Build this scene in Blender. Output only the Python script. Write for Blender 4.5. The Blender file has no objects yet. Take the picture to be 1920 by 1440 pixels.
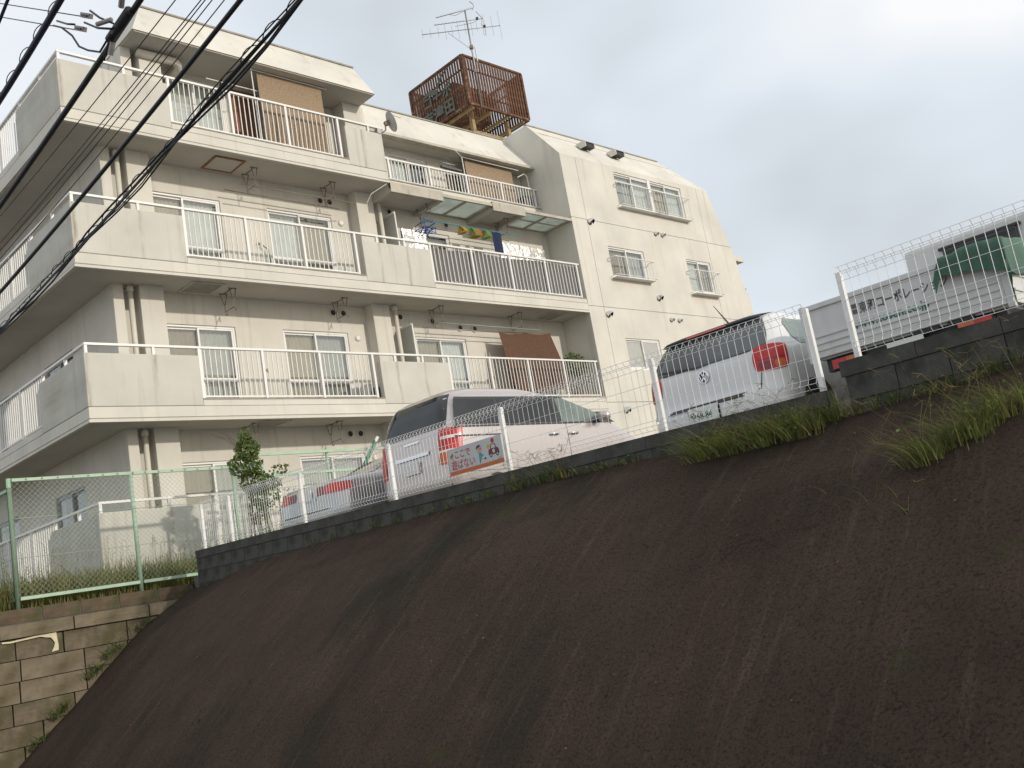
import bpy, bmesh, math, random
from mathutils import Vector, Matrix
random.seed(7)
S = bpy.context.scene
COL = S.collection
EYE = 1.6      # everything is written with the viewer's eye at z = 0; the last lines lift the whole place by this height
rnd = random.uniform

# ------------------------------------------------------------------ camera, sky, sun, exposure
cd = bpy.data.cameras.new('camera'); cam = bpy.data.objects.new('camera', cd); COL.objects.link(cam)
cd.sensor_width = 36.0; cd.lens = 36.0 * 1805 / 1920; cd.clip_start = 0.05; cd.clip_end = 3000
cam.matrix_world = Matrix(((0.7090, -0.0060, -0.7050, 0), (-0.6850, -0.2470, -0.6860, 0), (-0.1700, 0.9690, -0.1790, 0), (0, 0, 0, 1)))
_q = cam.matrix_world.to_quaternion(); cam.matrix_world = _q.to_matrix().to_4x4()
S.camera = cam
SUN = Vector((0.24, -1.0, 0.37)).normalized()
w = bpy.data.worlds.new('World'); S.world = w; w.use_nodes = True
nt = w.node_tree; N = nt.nodes; L = nt.links
for n in list(N): N.remove(n)
def wn(t, **k):
    n = N.new(t)
    for a, b in k.items(): setattr(n, a, b)
    return n
out = wn('ShaderNodeOutputWorld'); bg = wn('ShaderNodeBackground'); L.new(bg.outputs[0], out.inputs[0])
sky = wn('ShaderNodeTexSky', sky_type='NISHITA', sun_disc=False, sun_elevation=math.asin(SUN.z), sun_rotation=math.atan2(SUN.x, SUN.y), air_density=1.2, dust_density=2.0)
tc = wn('ShaderNodeTexCoord'); mp = wn('ShaderNodeMapping'); mp.inputs['Location'].default_value = (5.64, 2.71, 4.57); mp.inputs['Scale'].default_value = (1, 1, 1.7)
L.new(tc.outputs['Generated'], mp.inputs[0])
n1 = wn('ShaderNodeTexNoise'); n1.inputs['Scale'].default_value = 1.5; n1.inputs['Detail'].default_value = 4; n1.inputs['Roughness'].default_value = .47; n1.inputs['Distortion'].default_value = .12
L.new(mp.outputs[0], n1.inputs['Vector'])
cr = wn('ShaderNodeValToRGB'); e = cr.color_ramp.elements
e[0].position = .33; e[0].color = (4.2, 4.45, 4.65, 1); e[1].position = .57; e[1].color = (7.2, 7.2, 7.2, 1)
m_ = cr.color_ramp.elements.new(.45); m_.color = (5.55, 5.95, 6.4, 1)
L.new(n1.outputs['Fac'], cr.inputs[0])
mx = wn('ShaderNodeMix', data_type='RGBA'); mx.inputs[0].default_value = .86
L.new(sky.outputs[0], mx.inputs[6]); L.new(cr.outputs[0], mx.inputs[7]); L.new(mx.outputs[2], bg.inputs[0])
bg.inputs[1].default_value = .15
sl = bpy.data.lights.new('sun', 'SUN'); sl.energy = 2.2; sl.angle = math.radians(1.6); sl.color = (1.0, .92, .80)
so = bpy.data.objects.new('sun', sl); COL.objects.link(so); so.rotation_euler = (-SUN).to_track_quat('-Z', 'Y').to_euler(); so.location = SUN * 60
S.view_settings.view_transform = 'Standard'; S.view_settings.look = 'None'; S.view_settings.exposure = 0; S.view_settings.gamma = 1
S.cycles.use_denoising = True
S.cycles.max_bounces = 7; S.cycles.transparent_max_bounces = 16

# ------------------------------------------------------------------ mesh helpers
class MB:
    def __init__(s, T=None): s.v = []; s.f = []; s.T = T
    def add(s, vs, fs):
        n = len(s.v)
        s.v += [tuple(s.T(*p)) for p in vs] if s.T else [tuple(p) for p in vs]
        s.f += [tuple(i + n for i in q) for q in fs]
    def box(s, x0, x1, y0, y1, z0, z1):
        s.add([(x0, y0, z0), (x1, y0, z0), (x1, y1, z0), (x0, y1, z0), (x0, y0, z1), (x1, y0, z1), (x1, y1, z1), (x0, y1, z1)],
              [(0, 3, 2, 1), (4, 5, 6, 7), (0, 1, 5, 4), (1, 2, 6, 5), (2, 3, 7, 6), (3, 0, 4, 7)]); return s
    def poly(s, pts): s.add(pts, [tuple(range(len(pts)))]); return s
    def hexa(s, b, t):
        s.add(list(b) + list(t), [(3, 2, 1, 0), (4, 5, 6, 7), (0, 1, 5, 4), (1, 2, 6, 5), (2, 3, 7, 6), (3, 0, 4, 7)]); return s
    def prism(s, pts, ax, a0, a1):
        def P(p, a): return (a, p[0], p[1]) if ax == 'x' else (p[0], a, p[1]) if ax == 'y' else (p[0], p[1], a)
        n = len(pts)
        s.add([P(p, a0) for p in pts] + [P(p, a1) for p in pts], [tuple(range(n))[::-1], tuple(range(n, 2 * n))] + [(i, (i + 1) % n, n + (i + 1) % n, n + i) for i in range(n)]); return s
    def bar(s, p0, p1, a, b=None):
        b = b or a; p0 = Vector(p0); p1 = Vector(p1); d = (p1 - p0)
        if d.length < 1e-6: return s
        d.normalize(); u = d.cross(Vector((0, 0, 1)))
        if u.length < .05: u = d.cross(Vector((0, 1, 0)))
        u.normalize(); w_ = d.cross(u); u = u * a / 2; w_ = w_ * b / 2
        s.hexa([p0 - u - w_, p0 + u - w_, p0 + u + w_, p0 - u + w_], [p1 - u - w_, p1 + u - w_, p1 + u + w_, p1 - u + w_]); return s
    def tube(s, pts, r, n=6, cap=True, closed=False):
        pts = [Vector(p) for p in pts]; m = len(pts); vs = []; fs = []; last = None
        rr = r if isinstance(r, (list, tuple)) else [r] * m
        for i, p in enumerate(pts):
            d = (pts[(i + 1) % m] - pts[i - 1]) if closed else (pts[min(i + 1, m - 1)] - pts[max(i - 1, 0)])
            if d.length < 1e-9: d = Vector((0, 0, 1))
            d.normalize()
            if last is None:
                u = d.cross(Vector((0, 0, 1)))
                if u.length < .1: u = d.cross(Vector((1, 0, 0)))
            else: u = last - d * last.dot(d)
            u.normalize(); last = u; v = d.cross(u)
            vs += [p + (u * math.cos(2 * math.pi * k / n) + v * math.sin(2 * math.pi * k / n)) * rr[i] for k in range(n)]
        for i in range(m if closed else m - 1):
            for k in range(n):
                a = i * n + k; b = i * n + (k + 1) % n; j = ((i + 1) % m) * n
                fs.append((a, b, j + (k + 1) % n, j + k))
        if cap and not closed: fs += [tuple(range(n))[::-1], tuple(range((m - 1) * n, m * n))]
        s.add(vs, fs); return s
    def lathe(s, prof, c, ax='z', n=16):
        vs = []; fs = []
        for r, h in prof:
            for k in range(n):
                t = 2 * math.pi * k / n; a = r * math.cos(t); b = r * math.sin(t)
                vs.append({'z': (c[0] + a, c[1] + b, c[2] + h), 'y': (c[0] + a, c[1] + h, c[2] + b), 'x': (c[0] + h, c[1] + a, c[2] + b)}[ax])
        for i in range(len(prof) - 1):
            for k in range(n):
                fs.append((i * n + k, i * n + (k + 1) % n, (i + 1) * n + (k + 1) % n, (i + 1) * n + k))
        fs += [tuple(range(n)), tuple(range((len(prof) - 1) * n, len(prof) * n))]
        s.add(vs, fs); return s
    def grid(s, pts):
        m = len(pts[0]); vs = [p for r in pts for p in r]
        s.add(vs, [(i * m + j, i * m + j + 1, (i + 1) * m + j + 1, (i + 1) * m + j) for i in range(len(pts) - 1) for j in range(m - 1)]); return s
    def mesh(s, name, m, smooth=False, off=(0, 0, 0)):
        me = bpy.data.meshes.new(name); o = Vector(off)
        me.from_pydata([tuple(Vector(p) - o) for p in s.v], [], s.f); me.materials.append(m)
        if smooth:
            for p in me.polygons: p.use_smooth = True
        return me
    def build(s, name, m, parent=None, smooth=False, bevel=0, origin=None, fixn=True):
        off = wl(parent) if parent else Vector(origin or (0, 0, 0))
        me = s.mesh(name, m, smooth, off)
        if fixn:
            bm = bmesh.new(); bm.from_mesh(me); bmesh.ops.recalc_face_normals(bm, faces=bm.faces); bm.to_mesh(me); bm.free()
        o = bpy.data.objects.new(name, me); COL.objects.link(o)
        if parent: o.parent = parent
        else: o.location = off
        if bevel:
            b = o.modifiers.new('edge', 'BEVEL'); b.width = bevel; b.segments = 2; b.limit_method = 'ANGLE'; b.angle_limit = math.radians(50)
        return o
def wl(o):
    v = Vector((0, 0, 0))
    while o: v = v + o.location; o = o.parent
    return v
def inst(me, name, parent, loc, rot=(0, 0, 0), sc=None):
    o = bpy.data.objects.new(name, me); COL.objects.link(o); o.parent = parent
    o.location = Vector(loc) - (wl(parent) if parent else Vector((0, 0, 0))); o.rotation_euler = rot
    if sc: o.scale = sc
    return o
def tag(o, label, cat, group=None):
    o['label'] = label; o['category'] = cat
    if group: o['group'] = group
    return o
def thing(name, loc, label, cat, group=None):
    o = bpy.data.objects.new(name, None); COL.objects.link(o); o.location = loc; o.empty_display_size = .2
    return tag(o, label, cat, group)
def kind(o, k): o['kind'] = k; return o

# ------------------------------------------------------------------ materials
def mixc(nt, a, b, f, mode='MIX'):
    n = nt.nodes.new('ShaderNodeMix'); n.data_type = 'RGBA'; n.blend_type = mode
    for i, x in ((6, a), (7, b), (0, f)):
        if hasattr(x, 'is_output') or isinstance(x, bpy.types.NodeSocket): nt.links.new(x, n.inputs[i])
        else: n.inputs[i].default_value = x if i == 0 else (*x[:3], 1)
    return n.outputs[2]
def ramp(nt, src, a, b):
    n = nt.nodes.new('ShaderNodeMapRange'); n.inputs[1].default_value = a; n.inputs[2].default_value = b; n.clamp = True
    nt.links.new(src, n.inputs[0]); return n.outputs[0]
def noise(nt, vec, sc, det=4, scale3=None, loc=(0, 0, 0), rough=.55):
    if scale3:
        m = nt.nodes.new('ShaderNodeMapping'); m.inputs['Scale'].default_value = scale3; m.inputs['Location'].default_value = loc
        nt.links.new(vec, m.inputs[0]); vec = m.outputs[0]
    n = nt.nodes.new('ShaderNodeTexNoise'); n.inputs['Scale'].default_value = sc; n.inputs['Detail'].default_value = det; n.inputs['Roughness'].default_value = rough
    nt.links.new(vec, n.inputs['Vector']); return n.outputs['Fac']
def mat(name, c, r=.7, var=.12, sc=3.0, bump=0, bsc=80, metal=0, streak=0, stcol=(.2, .17, .12), patch=None, coat=0, spec=.5, sheen=0, streak_dir=(7, 7, .35), trans=0):
    m = bpy.data.materials.new(name); m.use_nodes = True; t = m.node_tree; p = t.nodes['Principled BSDF']
    tcn = t.nodes.new('ShaderNodeTexCoord'); v = tcn.outputs['Object']
    col = None
    if var:
        f = noise(t, v, sc, 5)
        lo = tuple(x * (1 - var) for x in c); hi = tuple(min(1, x * (1 + var)) for x in c)
        col = mixc(t, lo, hi, ramp(t, f, .3, .7))
    if patch:
        pc, psc, p0, p1 = patch
        col = mixc(t, col or c, pc, ramp(t, noise(t, v, psc, 6), p0, p1))
    if streak:
        f = noise(t, v, 1.0, 5, streak_dir)
        f2 = t.nodes.new('ShaderNodeMath'); f2.operation = 'MULTIPLY'; t.links.new(ramp(t, f, .56, .78), f2.inputs[0]); f2.inputs[1].default_value = streak
        col = mixc(t, col or c, stcol, f2.outputs[0])
    if col is None: p.inputs['Base Color'].default_value = (*c, 1)
    else: t.links.new(col, p.inputs['Base Color'])
    p.inputs['Roughness'].default_value = r; p.inputs['Metallic'].default_value = metal
    p.inputs['Specular IOR Level'].default_value = spec
    if coat: p.inputs['Coat Weight'].default_value = coat; p.inputs['Coat Roughness'].default_value = .06
    if bump:
        b = t.nodes.new('ShaderNodeBump'); b.inputs['Strength'].default_value = bump; b.inputs['Distance'].default_value = .01
        t.links.new(noise(t, v, bsc, 5, rough=.65), b.inputs['Height']); t.links.new(b.outputs[0], p.inputs['Normal'])
    if trans:      # thin cloth or leaf: part of the light goes through
        tr = t.nodes.new('ShaderNodeBsdfTranslucent'); tr.inputs[0].default_value = (*[min(1, x * 1.2) for x in c], 1)
        if col is not None: t.links.new(col, tr.inputs[0])
        ms = t.nodes.new('ShaderNodeMixShader'); ms.inputs[0].default_value = trans
        t.links.new(p.outputs[0], ms.inputs[1]); t.links.new(tr.outputs[0], ms.inputs[2]); t.links.new(ms.outputs[0], t.nodes['Material Output'].inputs[0])
    return m
def glass(name, tint=(1, 1, 1), rough=.02, refl=.0):
    m = bpy.data.materials.new(name); m.use_nodes = True; t = m.node_tree
    for n in list(t.nodes): t.nodes.remove(n)
    o = t.nodes.new('ShaderNodeOutputMaterial'); tr = t.nodes.new('ShaderNodeBsdfTransparent'); tr.inputs[0].default_value = (*tint, 1)
    g = t.nodes.new('ShaderNodeBsdfGlossy'); g.inputs['Roughness'].default_value = rough
    lw = t.nodes.new('ShaderNodeLayerWeight'); lw.inputs[0].default_value = .5
    pw = t.nodes.new('ShaderNodeMath'); pw.operation = 'POWER'; pw.inputs[1].default_value = 5; t.links.new(lw.outputs['Facing'], pw.inputs[0])
    a = t.nodes.new('ShaderNodeMath'); a.operation = 'MULTIPLY_ADD'; a.use_clamp = True; a.inputs[1].default_value = .9; a.inputs[2].default_value = .04 + refl; t.links.new(pw.outputs[0], a.inputs[0])
    ms = t.nodes.new('ShaderNodeMixShader'); t.links.new(a.outputs[0], ms.inputs[0]); t.links.new(tr.outputs[0], ms.inputs[1]); t.links.new(g.outputs[0], ms.inputs[2]); t.links.new(ms.outputs[0], o.inputs[0])
    return m
M = dict(
    wall=mat('cream_paint', (.615, .59, .525), .85, .08, 1.1, .3, 120, streak=.38, stcol=(.30, .26, .19)),
    wall2=mat('cream_panel_paint', (.625, .60, .535), .85, .09, .8, .3, 120, streak=.5, stcol=(.36, .31, .23), streak_dir=(3.4, 3.4, .22)),
    parapet=mat('grey_cream_paint', (.545, .53, .475), .85, .07, 1.4, .35, 140, streak=.42, stcol=(.25, .22, .14)),
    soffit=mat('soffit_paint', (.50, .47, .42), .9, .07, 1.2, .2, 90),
    canopy=mat('weathered_concrete', (.46, .43, .36), .9, .15, 3, .4, 60, streak=.7, stcol=(.10, .08, .06), streak_dir=(9, 2, 1.2)),
    sill=mat('sill_concrete', (.30, .28, .24), .9, .2, 5),
    white=mat('white_aluminium', (.74, .73, .70), .4, .04, 2),
    whitem=mat('white_rail_paint', (.72, .71, .68), .5, .06, 5),
    pipe=mat('cream_pipe', (.60, .57, .49), .55, .05, 3),
    dark=mat('unlit_room_dark', (.035, .033, .03), .9, 0),
    black=mat('black_rubber', (.02, .02, .021), .6, .1, 10),
    curt_w=mat('white_curtain', (.74, .75, .72), .9, .08, 4, trans=.15),
    curt_b=mat('beige_curtain', (.46, .39, .27), .9, .1, 4, trans=.15),
    curt_g=mat('grey_curtain', (.46, .46, .43), .9, .1, 4, trans=.15),
    shade=mat('brown_shade', (.25, .20, .14), .9, .1, 6),
    frost=mat('frosted_pane', (.42, .42, .39), .35, .06, 4),
    glass=glass('window_glass', (.95, .97, .96), .02, .07),
    carglass=mat('tinted_car_glass', (.028, .029, .031), .06, .6, .9),
    hatchgl=mat('reflection_grey_glass', (.095, .105, .108), .06, .6, .9),  # base colour lightened to carry the reflections in the rear glass
    cargl2=mat('clear_car_glass', (.19, .24, .22), .06, .5, 1.2),
    rust=mat('rusty_steel', (.125, .064, .043), .9, .4, 9, .3, 60, patch=((.25, .16, .10), 5, .52, .68), spec=.15),
    rusty=mat('ochre_rusty_steel', (.32, .225, .11), .8, .25, 6, .2, 60, patch=((.16, .07, .03), 5, .55, .7)),
    rustfr=mat('rust_frame', (.25, .13, .055), .85, .3, 12),
    verd=mat('greenish_grey_letters', (.10, .105, .085), .75, .25, 8),
    steel=mat('galvanised_steel', (.32, .32, .31), .45, .15, 8, metal=.6),
    hang=mat('hanger_steel', (.23, .19, .15), .6, .3, 12, metal=.3),
    dish=mat('dish_grey', (.50, .50, .49), .55, .06, 4),
    bamboo=mat('bamboo_blind', (.36, .265, .175), .85, .22, 30, streak=.25, stcol=(.24, .17, .11), streak_dir=(1.5, 1.5, 60), trans=.12),
    wood=mat('red_brown_wood', (.22, .092, .045), .75, .25, 14),
    cloth=mat('brown_shade_cloth', (.155, .085, .055), .95, .18, 20, trans=.3),
    mesh=mat('grey_screen_mesh', (.225, .215, .205), .95, .12, 24, trans=.2),
    silver=mat('silver_insulation_sheet', (.86, .85, .83), .28, .1, 16, .9, 26, metal=.75),
    navy=mat('navy_cloth', (.012, .022, .065), .9, .5, 60),
    blue=mat('blue_plastic', (.05, .12, .36), .5, .15, 10),
    yellow=mat('yellow_plastic', (.75, .50, .05), .5, .1, 8, trans=.3),
    orange=mat('orange_plastic', (.75, .24, .06), .5, .1, 8, trans=.3),
    lime=mat('green_plastic', (.30, .50, .08), .5, .1, 8, trans=.3),
    green=mat('pale_green_fence_paint', (.36, .50, .36), .55, .10, 6, streak=.15, stcol=(.25, .2, .12)),
    wire=mat('chain_link_wire', (.30, .37, .30), .55, .1, 5),
    fence=mat('white_fence_coating', (.80, .80, .78), .45, .05, 6),
    block=mat('dark_concrete_block', (.078, .074, .069), .92, .4, 5, .7, 90, patch=((.034, .036, .026), 3, .46, .66), streak=.45, stcol=(.15, .145, .135), streak_dir=(3, 3, .5)),
    mortar=mat('mortar', (.10, .095, .085), .95, .2, 8),
    stone=mat('old_wall_block', (.150, .120, .082), .93, .42, 6, .7, 45, patch=((.085, .072, .036), 2.6, .44, .64), streak=.4, stcol=(.07,.055,.035), streak_dir=(5,5,.6)),
    stone2=mat('pale_wall_block', (.195, .16, .110), .93, .36, 6, .7, 45, patch=((.11, .09, .05), 3, .46, .68), streak=.4, stcol=(.09,.07,.045), streak_dir=(5,5,.6)),
    curb=mat('mossy_curb_block', (.105, .076, .048), .95, .3, 5, .7, 50, patch=((.07, .07, .03), 3, .5, .66)),
    plaster=mat('cream_plaster_patch', (.62, .55, .38), .9, .1, 8),
    asphalt=mat('asphalt', (.12, .118, .112), .95, .2, 20, .4, 120),
    lot=mat('parking_gravel', (.16, .15, .13), .95, .25, 12, .5, 60),
    town=mat('pale_bounce_ground', (.30, .285, .26), .95, .15, .4),  # paleness of unseen ground set to bounce sunlight onto left walls and soffits
    soil=mat('soil', (.10, .075, .045), .95, .3, 6, .6, 30),
    grass=mat('grass_blades', (.155, .18, .045), .8, .55, 7, trans=.35),
    grass2=mat('dark_grass_blades', (.09, .125, .028), .7, .4, 9, trans=.35),
    dry=mat('dry_grass_blades', (.24, .19, .075), .8, .3, 9, trans=.35),
    leaf=mat('ivy_leaves', (.095, .15, .026), .55, .5, 11, trans=.35),
    leafy=mat('yellowing_leaves', (.24, .20, .035), .6, .4, 11, trans=.35),
    twig=mat('twig_bark', (.10, .065, .035), .9, .2, 10),
    cable=mat('cable_sheath', (.012, .012, .018), .5, .2, 8),
    cabl2=mat('blue_cable_sheath', (.012, .016, .045), .45, .2, 8),
    fit=mat('cable_fitting', (.30, .27, .27), .5, .2, 20, metal=.4),
    silverp=mat('pale_beige_silver_paint', (.56, .50, .475), .30, .02, 2, metal=.6, coat=.9),
    silvers=mat('silver_paint', (.46, .475, .49), .30, .02, 2, metal=.6, coat=.9),
    whitep=mat('white_car_paint', (.70, .70, .69), .35, .02, 2, coat=.8),
    truckw=mat('white_truck_paint', (.60, .60, .59), .5, .06, 3, streak=.2, stcol=(.25, .24, .22)),
    red=mat('red_lamp', (.52, .016, .013), .35, .25, 14, coat=.25), redd=mat('dark_red_lamp', (.22, .012, .02), .35, .1, 20, coat=.25),
    amber=mat('amber_lamp', (.58, .12, .025), .35, .15, 30, coat=.25), clear=mat('clear_lamp', (.75, .72, .70), .12, .05, 20, coat=1),
    trim=mat('black_trim', (.025, .025, .028), .5, .05, 6), chrome=mat('chrome', (.75, .75, .76), .15, 0, metal=1),
    plate=mat('plate_white', (.72, .73, .71), .45, .03, 5), ink=mat('plate_green_ink', (.02, .12, .06), .6, 0),
    sgrey=mat('sign_grey_white', (.50, .52, .52), .5, .05, 5), sred=mat('sign_red', (.45, .025, .035), .5, .12, 9), sor=mat('sign_orange', (.55, .12, .025), .5, .1, 9),
    skin=mat('sign_skin', (.60, .33, .20), .5, 0), hair=mat('sign_dark_blue', (.03, .035, .07), .5, 0), teal=mat('sign_teal', (.06, .28, .38), .5, 0), mar=mat('sign_maroon', (.17, .015, .03), .5, 0), brown=mat('sign_brown', (.25, .17, .09), .5, 0),
    tgreen=mat('truck_green_ink', (.02, .16, .10), .6, .1, 20), tgrey=mat('truck_grey_ink', (.10, .10, .11), .6, .1, 20),
    tarp=mat('green_tarpaulin', (.040, .115, .075), .6, .3, 3, .5, 18),
)
def runs(m, xs, x_off):
    t = m.node_tree; p = t.nodes['Principled BSDF']; old = p.inputs['Base Color'].links[0].from_socket
    v = t.nodes.new('ShaderNodeTexCoord').outputs['Object']; sp = t.nodes.new('ShaderNodeSeparateXYZ'); t.links.new(v, sp.inputs[0]); tot = None
    wob = noise(t, v, 2.2, 3, (0, 0, 1.0))
    for x in xs:
        a = t.nodes.new('ShaderNodeMath'); a.operation = 'MULTIPLY_ADD'; t.links.new(wob, a.inputs[0]); a.inputs[1].default_value = .14; a.inputs[2].default_value = -(x - x_off) - .07
        b = t.nodes.new('ShaderNodeMath'); b.operation = 'ADD'; t.links.new(sp.outputs[0], b.inputs[0]); t.links.new(a.outputs[0], b.inputs[1])
        c = t.nodes.new('ShaderNodeMath'); c.operation = 'ABSOLUTE'; t.links.new(b.outputs[0], c.inputs[0])
        d = ramp(t, c.outputs[0], .055, .0)
        if tot is None: tot = d
        else:
            e2 = t.nodes.new('ShaderNodeMath'); e2.operation = 'MAXIMUM'; t.links.new(tot, e2.inputs[0]); t.links.new(d, e2.inputs[1]); tot = e2.outputs[0]
    f = t.nodes.new('ShaderNodeMath'); f.operation = 'MULTIPLY'; t.links.new(tot, f.inputs[0]); t.links.new(ramp(t, noise(t, v, 1.0, 4, (6, 1, 1.3)), .35, .75), f.inputs[1])
    t.links.new(mixc(t, old, (.24, .19, .11), f.outputs[0]), p.inputs['Base Color'])
runs(M['parapet'], (7.75, 13.3, 14.1, 6.52), 6.48)
def text(body, name, m, parent, size, fn, kx=1.0, bold=0, align='LEFT'):
    """flat lettering: fn maps (right, up) in metres to a point in the place"""
    cu = bpy.data.curves.new('lettering', 'FONT'); cu.body = body; cu.size = size; cu.align_x = align; cu.offset = bold; cu.resolution_u = 2
    ob = bpy.data.objects.new('lettering', cu); COL.objects.link(ob)
    dg = bpy.context.evaluated_depsgraph_get(); me = bpy.data.meshes.new_from_object(ob.evaluated_get(dg))
    bpy.data.objects.remove(ob)
    mb = MB(); mb.add([fn(v.co.x * kx, v.co.y) for v in me.vertices], [tuple(p.vertices) for p in me.polygons])
    return mb.build(name, m, parent, fixn=False)
# ------------------------------------------------------------------ ground, embankment, retaining walls
kind(MB().box(-300, 300, -300, 300, -3, -1.62).build('ground', M['town']), 'structure')
kind(MB().box(-6, 4.6, -40, 14.3, -1.7, -1.6).build('road', M['asphalt']), 'structure')
kind(MB().box(7.12, 60, -30, 14.5, -1.5, .62).build('parking_lot', M['lot']), 'structure')
kind(MB().box(-6, 60, 14.5, 60, -1.5, .46).build('yard_ground', M['soil']), 'structure')

def wtop(y): return .895 + (y - 5.1) * .0105
def crease(y):
    k = [(-12, 1.1), (0, .82), (2.05, .735), (2.55, .69), (3.2, .665), (4.5, .665), (5.5, .715), (6.8, .735), (7.6, .71), (9.6, .685), (10.7, .675), (12.1, .625), (13.0, .55), (13.7, .47), (14.4, .43)]
    for (a, p), (b, q) in zip(k, k[1:]):
        if a <= y <= b: return p + (q - p) * (y - a) / (b - a)
    return k[-1][1]
PROF = [(7.05, 0.0), (6.98, -.018), (6.86, -.075), (6.64, -.21), (6.21, -.45), (5.9, -.66), (5.58, -.92), (5.22, -1.21), (4.86, -1.50), (4.6, -1.73), (4.35, -1.96), (4.0, -2.33)]
def embank_at(x, y):
    for (a, p), (b, q) in zip(PROF, PROF[1:]):
        if b <= x <= a: return crease(y) + p + (q - p) * (a - x) / (a - b)
    return crease(y)
m = bpy.data.materials.new('brown_sprayed_mortar'); m.use_nodes = True; t = m.node_tree; p = t.nodes['Principled BSDF']
v = t.nodes.new('ShaderNodeTexCoord').outputs['Object']
c = mixc(t, (.062, .041, .030), (.090, .061, .045), ramp(t, noise(t, v, .9, 6), .32, .68))
c = mixc(t, c, (.032, .030, .021), ramp(t, noise(t, v, .55, 5, (1, 1.6, 1), (3, 2, 1)), .50, .75))
c = mixc(t, c, (.150, .112, .086), ramp(t, noise(t, v, 1.0, 8, (.9, 11, .9), (0, 0, 5), .72), .54, .86))
c = mixc(t, c, (.026, .021, .017), ramp(t, noise(t, v, 1.0, 7, (.8, 5, .8), (9, 4, 0), .68), .56, .95))
c = mixc(t, c, (.020, .015, .012), ramp(t, noise(t, v, 48, 5, rough=.8), .48, .66))
c = mixc(t, c, (.17, .14, .11), ramp(t, noise(t, v, 30, 4, loc=(4, 4, 4), scale3=(1, 1, 1), rough=.8), .62, .78))
vo = t.nodes.new('ShaderNodeTexVoronoi'); vo.feature = 'DISTANCE_TO_EDGE'; vo.inputs['Scale'].default_value = .55
wv = t.nodes.new('ShaderNodeTexNoise'); wv.inputs['Scale'].default_value = 2.5; wv.inputs['Detail'].default_value = 6; t.links.new(v, wv.inputs['Vector'])
ad = t.nodes.new('ShaderNodeVectorMath'); ad.operation = 'ADD'; t.links.new(v, ad.inputs[0]); t.links.new(wv.outputs['Color'], ad.inputs[1]); t.links.new(ad.outputs[0], vo.inputs['Vector'])
cm = t.nodes.new('ShaderNodeMath'); cm.operation = 'MULTIPLY'; t.links.new(ramp(t, vo.outputs['Distance'], .007, .0), cm.inputs[0]); t.links.new(ramp(t, noise(t, v, .8, 3), .56, .70), cm.inputs[1])
c = mixc(t, c, (.016, .013, .010), cm.outputs[0])
c = mixc(t, c, (.050, .058, .022), ramp(t, noise(t, v, 1.6, 7, (1, 1, 1), (7, 1, 3), .7), .60, .78))
t.links.new(c, p.inputs['Base Color']); p.inputs['Roughness'].default_value = .97; p.inputs['Specular IOR Level'].default_value = .2
b = t.nodes.new('ShaderNodeBump'); b.inputs['Strength'].default_value = 1.0; b.inputs['Distance'].default_value = .04
t.links.new(noise(t, v, 34, 8, rough=.75), b.inputs['Height']); t.links.new(b.outputs[0], p.inputs['Normal'])
M['emb'] = m
ys = [-4 + i * .09 for i in range(204)] + [14.34]
rows = []
xs = []
for (a, p_), (b_, q_) in zip(PROF, PROF[1:]):
    k = max(1, int((a - b_) / .06)); xs += [a + (b_ - a) * i / k for i in range(k)]
xs.append(4.0)
from mathutils import noise as mn
for y in ys:
    rows.append([(x, y, embank_at(x, y) + .045 * mn.noise(Vector((x * .9, y * 1.3, 3))) * min(1, (7.06 - x) * 4) + .016 * mn.noise(Vector((x * 3.2, y * 5, 1))) + .010 * mn.noise(Vector((x * 9, y * 9, 1)))) for x in xs])
kind(MB().grid(rows).build('embankment', M['emb'], smooth=True), 'structure')

# low dark block wall under the white fence: every block a part, mortar core set back
bw = thing('concrete_block_wall', (7.05, 14.1, .4), 'low dark concrete block wall carrying the white mesh fence', 'wall')
core = MB()
n = 40
for i in range(n):
    y0 = 3.46 + (14.1 - 3.46) * i / n; y1 = 3.46 + (14.1 - 3.46) * (i + 1) / n
    core.hexa([(7.012, y0, .0), (7.14, y0, .0), (7.14, y1, .0), (7.012, y1, .0)], [(7.012, y0, wtop(y0) - .012), (7.14, y0, wtop(y0) - .012), (7.14, y1, wtop(y1) - .012), (7.012, y1, wtop(y1) - .012)])
core.box(7.012, 7.14, -8, 3.30, 0, 1.05)
core.build('mortar_core', M['mortar'], bw)
bms = []
for k in range(4):
    q = MB(); a = [rnd(-.003, .003) for _ in range(8)]
    q.hexa([(-.005 + a[0], .004, .004), (.15, .004, .004), (.15, .387, .004), (-.005 + a[1], .387, .004)], [(-.005 + a[2], .004, .187), (.15, .004, .187), (.15, .387, .187), (-.005 + a[3], .387, .187)])
    bms.append(q.mesh('block', M['block']))
cap = MB().box(-.012, .155, .002, .597, .002, .120).mesh('coping', M['block'])
tilt = math.atan(.0105)
for row in range(4):
    off = 0 if row % 2 else .195
    y = 3.47 - off
    while y < 14.08:
        z = wtop(y) - .122 - .191 * (row + 1)
        if y > 3.44 and (row < 2 or y > 8): inst(bms[int(rnd(0, 4))], 'block', bw, (7.0, y, z), (tilt, 0, 0), (1, min(1, (14.1 - y) / .39), 1))
        y += .39
y = 3.47
while y < 14.05:
    inst(cap, 'coping', bw, (7.0, y, wtop(y) - .122), (tilt, 0, 0), (1, min(1, (14.1 - y) / .6), 1)); y += .6
for row in range(3):
    y = 3.29 - (.195 if row % 2 else 0)
    while y > -3:
        inst(bms[int(rnd(0, 4))], 'block', bw, (7.0, y - .39, 1.06 - .122 - .191 * (row + 1))); y -= .39
y = 3.32
while y > -3:
    inst(cap, 'coping', bw, (7.0, y - .6, 1.06 - .122)); y -= .6

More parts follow.
